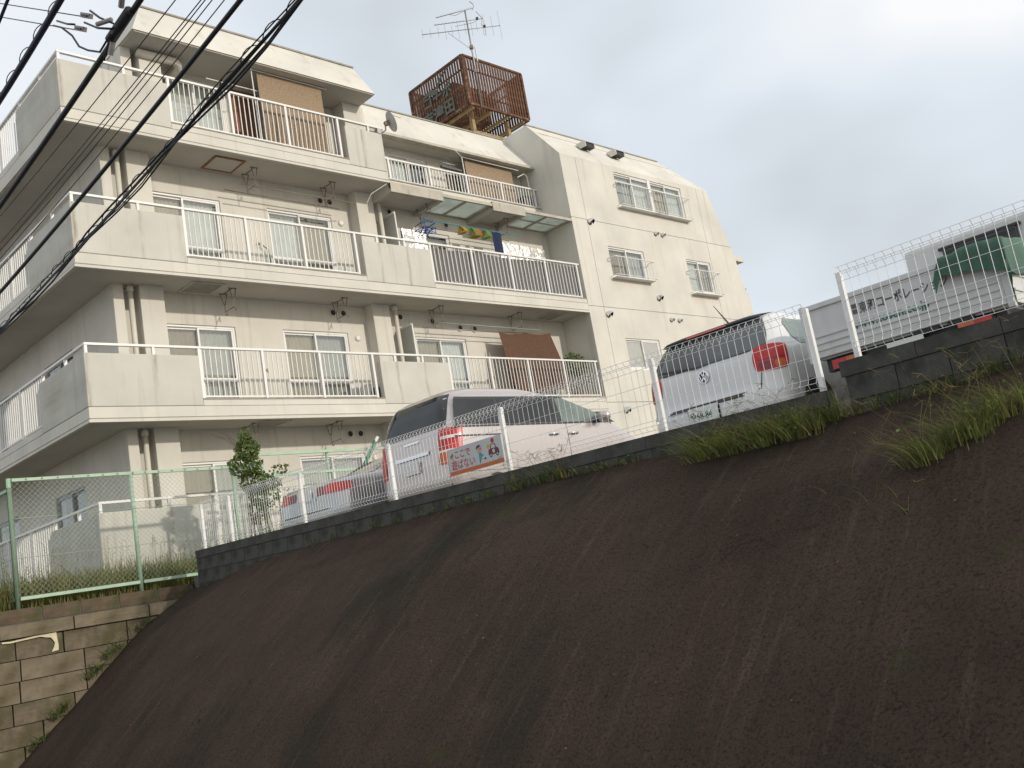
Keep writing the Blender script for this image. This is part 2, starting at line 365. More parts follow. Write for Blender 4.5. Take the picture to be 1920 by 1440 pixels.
# old retaining wall of large blocks, facing the viewer at the far end
rw = thing('retaining_wall', (4.5, 14.5, -1.6), 'old stained retaining wall of large blocks below the green fence', 'wall')
MB().box(-5, 7.05, 14.42, 14.62, -1.6, .50).build('mortar_core', M['mortar'], rw)
def blk(w, h, d=.10, j=.006):
    q = MB(); r = lambda: rnd(-j, j)
    nx, nz = 3, 2; P = [[(w * i / nx + (r() if 0 < i < nx else (.009 if i == 0 else -.009)), r() + (.012 if i in (0, nx) or k in (0, nz) else 0), h * k / nz + (.005 if k == 0 else -.006 if k == nz else 0)) for i in range(nx + 1)] for k in range(nz + 1)]
    q.grid(P)
    bot, top = P[0], P[-1]
    e_ = [p for p in bot] + [P[k][-1] for k in range(1, nz + 1)] + [p for p in top[::-1][1:]] + [P[k][0] for k in range(nz - 1, 0, -1)]
    m_ = len(e_); q.add(e_ + [(a, d, c) for a, b, c in e_], [(i, (i + 1) % m_, m_ + (i + 1) % m_, m_ + i) for i in range(m_)])
    return q
for row in range(7):
    z = .125 - .281 * (row + 1); x = 1.6 + (.35 if row % 2 else 0) + rnd(-.1, .1)
    while x < 7.0:
        wd = rnd(.62, .92); xe = min(x + wd, 7.05)
        if xe - x > .12 and x < 6.9 - row * .3 and z > -1.75:
            inst(blk(xe - x, .281).mesh('block', M['stone2'] if rnd(0, 1) < .35 else M['stone']), 'block', rw, (x, 14.35 + rnd(-.008, .008), z))
        x = xe
x = 1.2
while x < 7.0:
    wd = rnd(.95, 1.15); xe = min(x + wd, 7.05); inst(blk(xe - x, .185, .14, .004).mesh('coping', M['stone2']), 'coping', rw, (x, 14.30, .132)); x = xe
x = 1.4
while x < 7.0:
    wd = rnd(.5, .6); xe = min(x + wd, 7.05); inst(blk(xe - x, .20, .1, .004).mesh('curb_block', M['curb']), 'curb_block', rw, (x, 14.40, .325)); x = xe
MB().prism([(4.255, .112), (4.369, .104), (4.66, .125), (4.956, .128), (4.975, -.06), (4.968, -.115), (4.879, -.125), (4.915, -.06), (4.93, -.011), (4.91, .03), (4.88, .07), (4.81, .085), (4.744, .105), (4.55, .094), (4.368, .083), (4.26, .09)], 'y', 14.334, 14.352).build('plaster_patch', M['plaster'], rw)
# crumbs of mortar, dead leaves and pale chips lying on the slope
q = MB()
for _ in range(230):
    x, y = rnd(4.3, 6.95), rnd(-.5, 14.1); z = embank_at(x, y) + .012; a = rnd(0, 6.283); r = rnd(.004, .012); q.add([(x + r * math.cos(a + k * 2.1), y + r * math.sin(a + k * 2.1), z + rnd(0, .012)) for k in range(3)] + [(x, y, z + r)], [(0, 1, 3), (1, 2, 3), (2, 0, 3)])
dbr = kind(q.build('slope_debris', M['stone'], origin=(5.6, 7, 0), fixn=False), 'stuff'); dbr['label'] = 'scattered crumbs and dead leaves on the brown embankment'; dbr['category'] = 'debris'
# ------------------------------------------------------------------ apartment building
R_ = {1: 2.15, 2: 4.95, 3: 7.76, 4: 10.56}
YF, YW, XL, XW, XT = 16.35, 17.40, 6.48, 7.45, 20.35
bld = thing('apartment_building', (XL, YF, .5), 'four storey cream concrete apartment building with white balcony railings', 'building')
def wallY(mb, y, t, x0, x1, z0, z1, ops=()):
    X = sorted({x0, x1} | {o[0] for o in ops} | {o[1] for o in ops}); Z = sorted({z0, z1} | {o[2] for o in ops} | {o[3] for o in ops})
    hole = lambda a, c: any(o[0] - 1e-6 <= a <= o[1] + 1e-6 and o[2] - 1e-6 <= c <= o[3] + 1e-6 for o in ops)
    for a, b in zip(X, X[1:]):
        for c, d in zip(Z, Z[1:]):
            if hole((a + b) / 2, (c + d) / 2): continue
            mb.poly([(a, y, c), (b, y, c), (b, y, d), (a, y, d)]); mb.poly([(a, y + t, c), (a, y + t, d), (b, y + t, d), (b, y + t, c)])
    for a, b, c, d in list(ops) + [(x0, x1, z0, z1)]:
        for p in (((a, c), (b, c)), ((b, c), (b, d)), ((b, d), (a, d)), ((a, d), (a, c))):
            (u, s_), (u2, s2) = p; mb.poly([(u, y, s_), (u2, y, s2), (u2, y + t, s2), (u, y + t, s_)])
    return mb
def window(x0, x1, z0, z1, y, curt='curt_w', T=None, kick=None, split=.5, panes=2, trans_=0, frost=False, drop=0.0, gap=0.0, fm='white'):
    f = MB(T); d0, d1 = y + .03, y + .12; fw = .045
    f.box(x0, x0 + fw, d0, d1, z0, z1); f.box(x1 - fw, x1, d0, d1, z0, z1); f.box(x0 + fw, x1 - fw, d0, d1, z1 - fw, z1); f.box(x0 + fw, x1 - fw, d0, d1, z0, z0 + fw)
    xm = x0 + (x1 - x0) * split
    edges = [x0 + fw] + ([x0 + (x1 - x0) * i / panes for i in range(1, panes)] if panes != 2 else [xm]) + [x1 - fw]
    zs = z1 - fw
    if trans_:
        zt = z1 - trans_; f.box(x0 + fw, x1 - fw, d0, d1, zt, zt + .04)
    for i, (a, b) in enumerate(zip(edges, edges[1:])):
        e0, e1 = (d0 + .045, d0 + .075) if i % 2 == 0 else (d0 + .008, d0 + .040)
        a2, b2 = a - (.02 if i else 0), b + (.02 if i < len(edges) - 2 else 0); sw = .042
        f.box(a2, a2 + sw, e0, e1, z0 + fw, zs); f.box(b2 - sw, b2, e0, e1, z0 + fw, zs); f.box(a2 + sw, b2 - sw, e0, e1, z0 + fw, z0 + fw + .06); f.box(a2 + sw, b2 - sw, e0, e1, zs - .04, zs)
        if kick: f.box(a2 + sw, b2 - sw, e0, e1, z0 + kick, z0 + kick + .075)
    w_ = f.build('window', M[fm], bld)
    for i, (a, b) in enumerate(zip(edges, edges[1:])):
        yy = d0 + (.060 if i % 2 == 0 else .024)
        g = MB(T); lo = z0 + .06
        if kick or frost:
            k = z0 + (kick or 0)
            if kick: MB(T).box(a + .03, b - .03, yy - .003, yy + .003, lo + .03, k).build('pane', M['frost'] if kick and frost else M['glass'], w_)
            g.box(a + .03, b - .03, yy - .003, yy + .003, (k + .07) if kick else lo + .03, zs - .03).build('pane', M['frost'] if frost and not kick else M['glass'], w_)
        else: g.box(a + .03, b - .03, yy - .003, yy + .003, lo + .03, zs - .03).build('pane', M['glass'], w_)
    if curt:
        cs = curt if isinstance(curt, (list, tuple)) else [curt] * (len(edges) - 1)
        for (a, b), cm in zip(zip(edges, edges[1:]), cs):
            if not cm: continue
            n = max(8, int((b - a) / .025)); flat = cm in ('shade',)
            amp = .004 if flat else .016; ph = rnd(0, 6)
            ln = [a + (b - a) * i / n for i in range(n + 1)]
            pts = [[(x, y + .165 + amp * math.sin(ph + x * 62 + .6 * math.sin(x * 17)), z) for x in ln] for z in (z0 + .05, z1 - .05 - drop)]
            MB(T).grid(pts).build('curtain', M[cm], w_, smooth=not flat)
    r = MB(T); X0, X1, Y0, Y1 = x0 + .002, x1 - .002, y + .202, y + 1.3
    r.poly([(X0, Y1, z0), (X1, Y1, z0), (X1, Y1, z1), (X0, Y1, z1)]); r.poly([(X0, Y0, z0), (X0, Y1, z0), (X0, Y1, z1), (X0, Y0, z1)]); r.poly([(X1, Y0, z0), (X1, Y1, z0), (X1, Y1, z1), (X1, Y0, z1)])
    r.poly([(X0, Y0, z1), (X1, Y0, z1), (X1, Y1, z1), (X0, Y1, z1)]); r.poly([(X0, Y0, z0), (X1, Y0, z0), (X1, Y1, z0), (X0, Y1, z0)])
    r.build('dark_room_box', M['dark'], w_)  # added dark box blocks stray light; its colour carries the unlit room's shade
    return w_
BAL_N = 11
balm = MB().box(-.008, .008, -.008, .008, 0, .925).mesh('baluster', M['whitem'])
ball = MB().box(-.011, .011, -.011, .011, 0, .56).mesh('baluster', M['whitem'])
posm = MB().box(-.026, .026, -.026, .026, 0, .975).mesh('post', M['white'])
posl = MB().box(-.026, .026, -.026, .026, 0, .60).mesh('post', M['white'])
shor = MB().box(-.024, .024, -.024, .024, 0, .20).mesh('short_post', M['white'])
def mid(a, b, n): return [a + (b - a) * (i + 1) / (n + 1) for i in range(n)]

BLK = 31.0
def balcony(n):
    R = R_[n]; right = XT if n < 4 else 13.9
    s_ = MB()
    s_.box(XL + .02, right - .002, YF + .02, YW + .03, R - 1.40, R - 1.10); s_.box(XL + .02, XW + .03, YW + .03, BLK, R - 1.40, R - 1.10)
    sl_ = s_.build('balcony_slab', M['soffit'], bld)
    lip = MB().box(XL - .015, right - .001, YF - .015, YF + .06, R - 1.425, R - 1.375); lip.box(XL - .015, XL + .06, YF + .06, BLK, R - 1.425, R - 1.375)
    lip.build('drip_edge', M['wall'], sl_)
    f = MB().box(XL, right, YF, YF + .13, R - 1.352, R - 1.156); f.box(XL, XL + .13, YF + .13, BLK, R - 1.352, R - 1.156); f.build('fascia', M['wall'], sl_, bevel=.008)
    zones = [(XL, 8.60)] + ([(12.84, 14.83)] if n < 4 else [(12.84, right)])
    opens = [(8.60, 12.84)] + ([(14.83, XT - .02)] if n < 4 else [])
    for a, b in zones: MB().box(a, b, YF, YF + .14, R - 1.144, R - .18).build('parapet', M['parapet'], sl_, bevel=.012)
    MB().box(XL, XL + .14, YF + .142, 18.6, R - 1.144, R - .18).build('parapet', M['parapet'], sl_, bevel=.012)
    if n == 4: MB().box(right - .14, right, YF + .142, YW, R - 1.144, R - .18).build('parapet', M['parapet'], sl_, bevel=.012)
    for a, b in opens:
        MB().box(a + .002, b - .002, YF + .001, YF + .13, R - 1.148, R - 1.03).build('upstand', M['wall'], sl_); MB().box(a, b, YF - .012, YF + .145, R - 1.03, R - 1.005).build('sill', M['sill'], sl_)
    MB().box(XL + .001, XL + .13, 18.602, BLK, R - 1.148, R - 1.03).build('upstand', M['wall'], sl_)
    # railing: handrail as the part, posts and balusters under it
    yr = YF + .06; h = MB()
    xe = XT - .05 if n < 4 else 14.0
    h.box(XL + .03, xe, yr - .032, yr + .032, R - .03, R + .012); h.box(XL + .028, XL + .092, yr + .032, BLK, R - .03, R + .012)
    posts = [8.64, 9.98, 11.32, 12.68] + ([14.88, 16.22, 17.56, 18.90, 20.20] if n < 4 else [])
    runs = list(zip(posts[:3], posts[1:4])) + (list(zip(posts[4:], posts[5:])) if n < 4 else [])
    for a, b in runs: h.box(a + .026, b - .026, yr - .014, yr + .014, R - .975, R - .945)
    hr = h.build('railing', M['white'], bld)
    for x in posts: inst(posm, 'post', hr, (x, yr, R - 1.005))
    for x in [XL + .06, 7.75] + ([13.55] if n == 4 else [13.3, 14.1]): inst(shor, 'short_post', hr, (x, yr, R - .23))
    for y in (17.35, 18.5): inst(shor, 'short_post', hr, (XL + .06, y, R - .23))
    for a, b in runs:
        nb = BAL_N if not (n == 3 and a > 14) else 9
        for x in mid(a, b, nb):
            if n == 1: continue
            inst(balm, 'baluster', hr, (x, yr, R - .96))
        if n == 3 and a > 14:
            q = MB()
            for x in mid(a, b, 8): q.box(x - .01, x + .01, yr + .02, yr + .03, R - .99, R - .90)
            kind(q.build('baluster_stub', M['whitem'], hr), 'stuff')
    if n == 1:
        q = MB()
        for a, b in runs:
            for x in mid(a, b, BAL_N): q.box(x - .008, x + .008, yr - .008, yr + .008, R - .96, R - .03)
        kind(q.build('baluster', M['whitem'], hr), 'stuff')
    y = 19.75; q = MB()
    while y < BLK:
        inst(posm, 'post', hr, (XL + .06, y, R - 1.005)); y += 1.35
    y = 18.65
    while y < BLK: q.box(XL + .05, XL + .07, y - .012, y + .012, R - .96, R - .03); y += .118
    q.box(XL + .046, XL + .074, 18.6, BLK, R - .975, R - .945)
    kind(q.build('baluster', M['whitem'], hr), 'stuff')
    return sl_
slabs = {n: balcony(n) for n in (1, 2, 3, 4)}
# ground-floor apron below the first slab
MB().box(XL + .01, XT, YF + .012, YF + .2, .4, R_[1] - 1.40).build('plinth', M['parapet'], bld); MB().box(XL + .01, XL + .2, YF + .2, BLK, .4, R_[1] - 1.40).build('plinth', M['parapet'], bld)

# walls storey by storey with their window openings
WIN = {
    1: [(8.44, 10.04, ['shade', 'curt_g'], None), (11.17, 12.87, ['curt_g', 'curt_g'], None), (14.85, 16.50, ['curt_b', 'curt_w'], .62)],
    2: [(8.44, 10.04, ['shade', 'curt_g'], .62), (11.17, 12.87, ['curt_b', 'curt_g'], .62), (14.85, 16.50, ['curt_b', 'curt_w'], .62), (17.85, 19.75, ['shade', 'shade'], None)],
    3: [(8.40, 10.04, ['curt_b', 'curt_w'], .62), (11.17, 12.87, ['curt_w', 'curt_b'], .62), (14.90, 16.52, ['curt_g', 'shade'], None), (18.30, 20.05, ['curt_w', 'curt_w'], None)],
}
for n in (1, 2, 3):
    R = R_[n]; z0 = R - 1.10; z1 = R_[n + 1] - 1.40
    if n == 3: z1 = 9.16
    ops = [(a, b, R - 1.02, R + .77) for a, b, c, k in WIN[n]]
    wallY(MB(), YW, .2, 8.0, XT - .001, z0, z1 + .02, ops).build('wall', M['wall'], bld)
    for a, b, c, k in WIN[n]: window(a, b, R - 1.02, R + .77, YW, c, kick=k, frost=False, split=.49)
    # corner pier, recess, pilaster and pipes
    for a, b, y in ((7.42, 7.62, 17.10), (7.92, 8.40, 17.06), (13.42, 13.92, 17.08)):
        MB().box(a, b, y, YW + .06 if a > 7.5 else 17.6, z0, z1 + .01).build('pier', M['wall'], bld, bevel=.01)
    MB().box(7.6, 8.02, YW, YW + .2, z0, z1 + .01).build('wall', M['wall'], bld)
    for x, y in ((7.76, 17.12), (14.06, 17.06)):
        p_ = MB().tube([(x, y, z0), (x, y, z1 + .01)], .052, 12).build('drain_pipe', M['pipe'], bld, smooth=True)
        MB().lathe([(.06, -.05), (.068, -.04), (.068, .04), (.06, .05)], (x, y, z1 - .09), 'z', 12).build('pipe_socket', M['pipe'], p_, smooth=True)
    pb = MB().box(14.30, 14.33, 16.84, YW, R - 1.05, R + .86).build('partition_board', M['frost'], bld)
    MB().box(14.30, 14.33, 16.815, 16.84, R - 1.08, R + .90).build('frame', M['white'], pb); MB().box(14.285, 14.345, 16.84, YW, R + .86, R + .90).build('frame', M['white'], pb)
    # left side wall with dark windows
    side = lambda a, d, z: (XW - 0.02 + d, a, z)
    ops = [(19.3, 20.9, R - 1.02, R + .74), (23.2, 24.8, R - 1.02, R + .74), (27.0, 28.6, R - 1.02, R + .74)]
    sw = MB(side); wallY(sw, 0, .2, 17.12, BLK, z0, z1 + .02, ops); sw.build('wall', M['wall'], bld)
    for o in ops: window(o[0], o[1], o[2], o[3], 0, None, T=side, fm='steel')
# vents, taps, little fittings on the front wall
def vent(x, z, y=YW, r=.075, m='black', nm='vent_cap'):
    q = MB().lathe([(r * 1.25, -.012), (r * 1.25, -.03), (r * .95, -.045)], (x, y + .01, z), 'y', 14).build(nm, M['pipe'], bld, smooth=False)
    MB().lathe([(r * .9, -.04), (r * .82, -.052)], (x, y + .01, z), 'y', 12).build('vent_grille', M[m], q)
for x, z in ((12.52, 6.17), (12.80, 6.17), (15.45, 6.12), (16.35, 6.0), (16.85, 6.0), (14.45, 6.18), (12.52, 3.36), (12.80, 3.36), (12.60, 8.90), (12.86, 8.90), (14.62, 8.90), (16.45, 8.80), (16.98, 8.76), (17.75, 8.72)): vent(x, z)
for n, x, z in ((3, 13.12, 8.42), (2, 13.12, 5.60), (1, 13.12, 2.80)): vent(x, z, r=.06, m='white', nm='white_disc')
for x, z in ((10.83, 7.62), (10.62, 4.78), (17.0, 4.62)):
    q = MB().tube([(x, YW + .02, z), (x, YW - .07, z), (x, YW - .09, z - .05)], .012, 6).build('tap', M['hang'], bld); MB().box(x - .04, x + .04, YW - .06, YW - .045, z + .02, z + .035).build('handle', M['hang'], q)
MB().tube([(10.88, YW - .08, 7.60), (11.0, YW - .1, 7.50), (11.03, YW - .1, 7.25), (11.05, YW - .12, 6.72)], .012, 6).build('hose', M['tgreen'], bld)
# ceiling hatches under the slabs
for n, x0, rusty in ((4, 9.62, True), (3, 8.80, False), (3, 19.0, False), (2, 9.9, False)):
    z = R_[n] - 1.40; x1 = x0 + .70; y0, y1 = 16.62, 17.27; fr = MB(); k = .045
    fr.box(x0, x1, y0, y0 + k, z - .022, z + .01); fr.box(x0, x1, y1 - k, y1, z - .022, z + .01); fr.box(x0, x0 + k, y0 + k, y1 - k, z - .022, z + .01); fr.box(x1 - k, x1, y0 + k, y1 - k, z - .022, z + .01)
    q = fr.build('ceiling_hatch', M['rustfr'] if rusty else M['soffit'], bld)
    MB().box(x0 + k, x1 - k, y0 + k, y1 - k, z - .012, z - .004).build('hatch_cover', M['soffit'] if rusty else M['sill'], q)
# laundry brackets hanging from the soffits: two drop rods with hooks, joined by a cross bar
def bracket(x, z, drop=.42):
    q = MB(); r = .009
    for y in (16.84, 17.22):
        for s_ in (-1, 1): q.tube([(x + .075 * s_, y, z), (x + .02 * s_, y, z - drop * .55)], r, 5)
        q.bar((x - .09, y, z - .008), (x + .09, y, z - .008), .025, .012)
        q.tube([(x, y, z - drop * .5), (x, y, z - drop), (x + .01, y - .02, z - drop - .05), (x + .01, y - .06, z - drop - .05), (x + .01, y - .07, z - drop)], r, 5)
    q.tube([(x, 16.84, z - .01), (x, 17.22, z - .01)], r, 5); q.tube([(x, 16.84, z - drop + .03), (x, 17.22, z - drop + .03)], r, 5)
    return q.build('laundry_bracket', M['hang'], bld)
for x, z in ((10.63, 9.16), (12.63, 9.16), (9.76, 6.36), (12.5, 6.36), (15.33, 6.36), (18.06, 6.36), (9.9, 3.55), (11.9, 3.55), (15.46, 9.02), (18.18, 9.02)): bracket(x, z)

# fourth floor, left flat under the sloped roof
R = 10.56
ops = [(9.0, 10.48, 9.52, 11.30), (11.35, 12.95, 9.52, 11.30)]
wallY(MB(), YW, .2, 8.02, 13.9, 9.46, 11.41, ops).build('wall', M['wall'], bld)
window(*ops[0], YW, ['curt_w', 'curt_w'], kick=None); window(*ops[1], YW, ['curt_g', 'curt_b'])
MB().box(8.0, 8.2, YW + .2, 30, 9.46, 11.40).build('wall', M['wall'], bld)
for a, b, y in ((8.0, 8.22, 17.0), (8.36, 8.82, 16.95), (13.36, 13.88, 16.98)): MB().box(a, b, y, YW + .05, 9.46, 11.40).build('pier', M['wall'], bld, bevel=.01)
MB().tube([(8.30, 16.90, 11.28), (8.9, 16.90, 11.28), (9.12, 16.90, 11.28), (9.2, 16.93, 11.25), (9.23, 17.0, 11.2), (9.23, 17.41, 11.18)], .085, 12).build('duct_pipe', M['pipe'], bld, smooth=True)
MB().box(10.60, 11.26, YW - .06, YW - .002, 9.55, 11.25).build('wooden_shutter', M['wood'], bld)
rf = MB().hexa([(8.0, 16.35, 11.42), (13.9, 16.35, 11.42), (13.9, 30, 11.42), (8.0, 30, 11.42)], [(8.55, 17.06, 12.46), (13.9, 17.06, 12.46), (13.9, 29.3, 12.46), (8.55, 29.3, 12.46)]).build('roof', M['wall2'], bld)
MB().box(8.53, 13.92, 17.03, 17.14, 12.462, 12.50).build('coping', M['sill'], rf)
MB().box(8.04, 13.88, 16.38, 29, 11.395, 11.418).build('soffit', M['soffit'], rf)
# fourth floor, right flat set back behind the glazed canopy
s4 = MB().box(13.91, XT - .001, YW + .002, 29, 9.18, 9.80).build('balcony_slab', M['wall'], bld)
MB().box(13.92, XT - .01, YW - .02, YW + .16, 9.802, 9.835).build('sill', M['sill'], s4)
h = MB().box(14.0, XT - .01, YW + .03, YW + .09, 10.40, 10.44); h.box(14.0, XT - .01, YW + .045, YW + .075, 9.86, 9.89)
h4 = h.build('railing', M['white'], bld)
P4 = [14.90, 16.25, 17.56, 18.88, 20.22]
for x in P4: inst(posl, 'post', h4, (x, YW + .06, 9.83))
for a, b in zip(P4, P4[1:]):
    for x in mid(a, b, 11): inst(ball, 'baluster', h4, (x, YW + .06, 9.86))
ops = [(15.40, 16.72, 9.86, 10.92), (17.30, 18.7, 9.86, 10.80)]
wallY(MB(), 18.0, .2, 13.9, XT, 9.8, 11.4, ops).build('wall', M['wall'], bld)
window(*ops[0], 18.0, ['curt_w', None], trans_=.14); window(*ops[1], 18.0, ['shade', 'curt_w'])
rr = MB().hexa([(13.92, 17.40, 11.12), (XT, 17.40, 11.12), (XT, 29, 11.12), (13.92, 29, 11.12)], [(13.92, 18.45, 12.46), (XT, 18.45, 12.46), (XT, 29, 12.46), (13.92, 29, 12.46)]).build('roof', M['wall2'], bld)
MB().box(13.92, XT - .02, 17.36, 17.52, 11.045, 11.115).build('eave', M['canopy'], rr); MB().box(13.92, XT, 17.60, 18.5, 11.085, 11.118).build('soffit', M['soffit'], rr)
MB().box(13.92, XT, 18.42, 18.52, 12.462, 12.50).build('coping', M['sill'], rr)
MB().tube([(14.15, 17.32, 9.5), (14.15, 17.32, 11.55), (14.2, 17.4, 11.63), (14.45, 17.7, 11.63)], .07, 10).build('drain_pipe', M['pipe'], bld, smooth=True)
# canopy over the third-floor balcony: two concrete bays, two glazed bays
for a, b in ((13.92, 15.55), (17.25, 18.45)):
    q = MB().box(a, b, YF + .01, YW + .002, 9.02, 9.16).build('canopy', M['soffit'], bld); MB().box(a, b, YF - .01, YF + .08, 8.92, 9.17).build('canopy_edge', M['canopy'], q, bevel=.008)
    for x in (a, b - .12): MB().box(x, x + .12, YF + .08, YW, 8.92, 9.018).build('canopy_rib', M['soffit'], q)
cg = mat('frosted_canopy_glass', (.62, .66, .62), .5, .12, 3, trans=.75)
for a, b in ((15.56, 17.24), (18.46, XT - .01)):
    fr = MB(); m_ = (a + b) / 2
    fr.box(a, b, YF, YF + .06, 9.04, 9.12); fr.box(a, b, YW - .05, YW, 9.06, 9.13)
    for x in (a, m_ - .03, b - .06): fr.box(x, x + .06, YF + .06, YW - .05, 9.05, 9.12)
    if a > 18: fr.box(a + .06, b - .06, 16.86, 16.89, 9.06, 9.11)
    q = fr.build('canopy_frame', M['canopy'], bld)
    for x0, x1 in ((a + .06, m_ - .03), (m_ + .03, b - .06)):
        ys_ = [(YF + .06, YW - .05)] if a < 18 else [(YF + .06, 16.86), (16.89, YW - .05)]
        for y0, y1 in ys_: MB().box(x0, x1, y0, y1, 9.085, 9.091).build('canopy_pane', cg, q)
# main body roof
MB().box(8.7, 29, 18.6, 30, 12.2, 12.44).build('roof_slab', M['sill'], bld)

# tower at the right with sloped top and slanting right side
def rx(z):
    k = [(.3, 29.0), (7.5, 28.95), (9.2, 28.58), (10.34, 28.02), (11.12, 27.78), (12.46, 26.8)]
    for (a, p), (b, q) in zip(k, k[1:]):
        if a <= z <= b: return p + (q - p) * (z - a) / (b - a)
g = .007
ZJ = [.3, 3.78, 6.55, 9.18, 11.12]; XJ = [XT, 21.02, 27.12]
TW = {2: [(21.70, 23.32, 4.72, 5.66)], 3: [(21.74, 23.44, 7.50, 8.46), (25.66, 27.02, 7.32, 8.46)], 4: [(22.72, 26.2, 9.83, 10.96)]}
for j in range(4):
    z0, z1 = ZJ[j] + g, ZJ[j + 1] - (g if j < 3 else 0)
    for i in range(2):
        ops = TW.get(j + 1, []) if i == 1 else []
        wallY(MB(), YF, .2, XJ[i] + (g if i else 0), XJ[i + 1] - g, z0, z1, ops).build('wall_panel', M['wall2'], bld)
    zz = [z0] + [z for z in (7.5, 10.34) if z0 < z < z1] + [z1]
    pts = [(27.12 + g, z0)] + [(rx(z), z) for z in zz] + [(27.12 + g, z1)]
    MB().prism(pts, 'y', YF, YF + .2).build('wall_panel', M['wall2'], bld)
tl = MB().prism([(YF + .201, .3), (YF + .201, 11.12 + .245), (17.4, 12.46), (30, 12.46), (30, .3)], 'x', XT, XT + .2); tl.build('wall', M['wall2'], bld)
tr_ = MB(); ks = [(.3, 29.0), (7.5, 28.95), (9.2, 28.58), (10.34, 28.02), (11.12, 27.78)]
for (a, p), (b, q) in zip(ks, ks[1:]): tr_.poly([(p - .003, YF + .2, a), (q - .003, YF + .2, b), (q - .003, 30, b), (p - .003, 30, a)])
tr_.build('wall', M['wall2'], bld)
ms = MB(); ms.poly([(XT, YF, 11.121), (27.78, YF, 11.121), (27.05, 17.15, 12.14), (XT, 17.15, 12.14)]); ms.poly([(27.78, YF, 11.121), (27.78, 30, 11.121), (27.05, 29, 12.14), (27.05, 17.15, 12.14)])
ms.poly([(XT + .001, YF, 11.121), (XT + .001, 17.16, 12.15), (XT + .001, 17.16, 11.121)]); ms.build('roof_slope', M['wall2'], bld, fixn=False)
ms = MB(); ms.poly([(XT, 17.16, 12.155), (27.04, 17.16, 12.155), (26.8, 17.40, 12.46), (XT, 17.40, 12.46)]); ms.poly([(27.04, 17.16, 12.155), (27.04, 29, 12.155), (26.8, 29, 12.46), (26.8, 17.4, 12.46)]); ms.poly([(XT, 17.4, 12.46), (26.8, 17.4, 12.46), (26.8, 29, 12.46), (XT, 29, 12.46)])
ms.build('roof_slope', M['wall2'], bld, fixn=False)
MB().box(XT - .01, 26.82, 17.38, 17.46, 12.462, 12.50).build('coping', M['sill'], bld)
def guard(w_, x0, x1, z0, z1, d=.26, nb=9):
    y = YF - d; q = MB(); r = .010
    for z in (z0 + .03, z1):
        q.tube([(x0 - .12, YF + .02, z), (x0 - .12, y, z), (x1 + .12, y, z), (x1 + .12, YF + .02, z)], r if z < z1 else .017, 6)
    q.box(x0 - .10, x1 + .10, y + .02, YF - .003, z0 - .03, z0 - .01)
    q.build('guard_rail', M['whitem'], w_)
    b_ = MB().tube([(0, 0, 0), (0, 0, z1 - z0 - .03)], .008, 5).mesh('guard_bar', M['whitem'])
    for x in mid(x0 - .12, x1 + .12, nb): inst(b_, 'guard_bar', w_, (x, y, z0 + .03))
w1 = window(22.72, 26.2, 9.83, 10.96, YF, ['curt_g', 'curt_w', 'curt_b', 'curt_w'], panes=4, trans_=.30); MB().box(24.40, 24.54, YF + .005, YF + .15, 9.83, 10.96).build('mullion', M['white'], w1)
guard(w1, 22.74, 24.40, 9.80, 10.52, .20, 13); guard(w1, 24.56, 26.18, 9.80, 10.52, .20, 13)
w2 = window(21.74, 23.44, 7.50, 8.46, YF, ['shade', 'curt_g']); guard(w2, 21.76, 23.42, 7.48, 8.06, .24, 11)
w3 = window(25.66, 27.02, 7.32, 8.46, YF, ['curt_w', 'shade']); guard(w3, 25.68, 27.0, 7.28, 8.02, .24, 10)
window(21.70, 23.32, 4.72, 5.66, YF, None, frost=True)
for x, z in ((21.12, 9.10), (24.26, 9.12), (24.61, 9.12), (23.74, 6.98), (21.14, 6.31), (24.15, 6.32), (24.56, 6.32), (21.11, 3.53)):
    big = .085 if x < 24 else .062; n = 10; q = MB(); rings = []
    for i in range(6):                       # hood: a quarter sphere open below
        a = math.pi / 2 * i / 5
        rings.append([(x + big * math.cos(math.pi * k / n), YF - .01 - 1.5 * big * math.sin(a) * max(.0, math.sin(math.pi * k / n)) - .05 * math.sin(a), z + big * math.sin(math.pi * k / n) * math.cos(a) + .03 - .09 * math.sin(a) * (1 - math.sin(math.pi * k / n))) for k in range(n + 1)])
    q.grid(rings); hd = q.build('vent_hood', M['chrome'] if big > .07 else M['white'], bld, smooth=True)
    MB().lathe([(big * .85, 0), (big * .8, -.03)], (x, YF - .001, z - .01), 'y', 12).build('vent_grille', M['black'], hd)
for x in (22.0, 23.45):                      # box hoods standing out of the roof slope, open to the front
    pr = [(16.98, 11.98), (16.68, 11.97), (16.60, 11.92), (16.60, 11.78), (16.84, 11.78)]; q = MB()
    for u in (x, x + .42): q.prism(pr, 'x', u - .012, u + .012)
    q.poly([(x, 16.98, 11.98), (x + .42, 16.98, 11.98), (x + .42, 16.68, 11.97), (x, 16.68, 11.97)]); q.poly([(x, 16.68, 11.97), (x + .42, 16.68, 11.97), (x + .42, 16.60, 11.92), (x, 16.60, 11.92)])
    hd = q.build('box_hood', M['wall2'], bld, fixn=False)
    MB().box(x + .013, x + .407, 16.63, 16.64, 11.785, 11.93).build('hood_grille', M['black'], hd); MB().box(x + .013, x + .407, 16.641, 16.82, 11.785, 11.79).build('hood_grille', M['black'], hd)
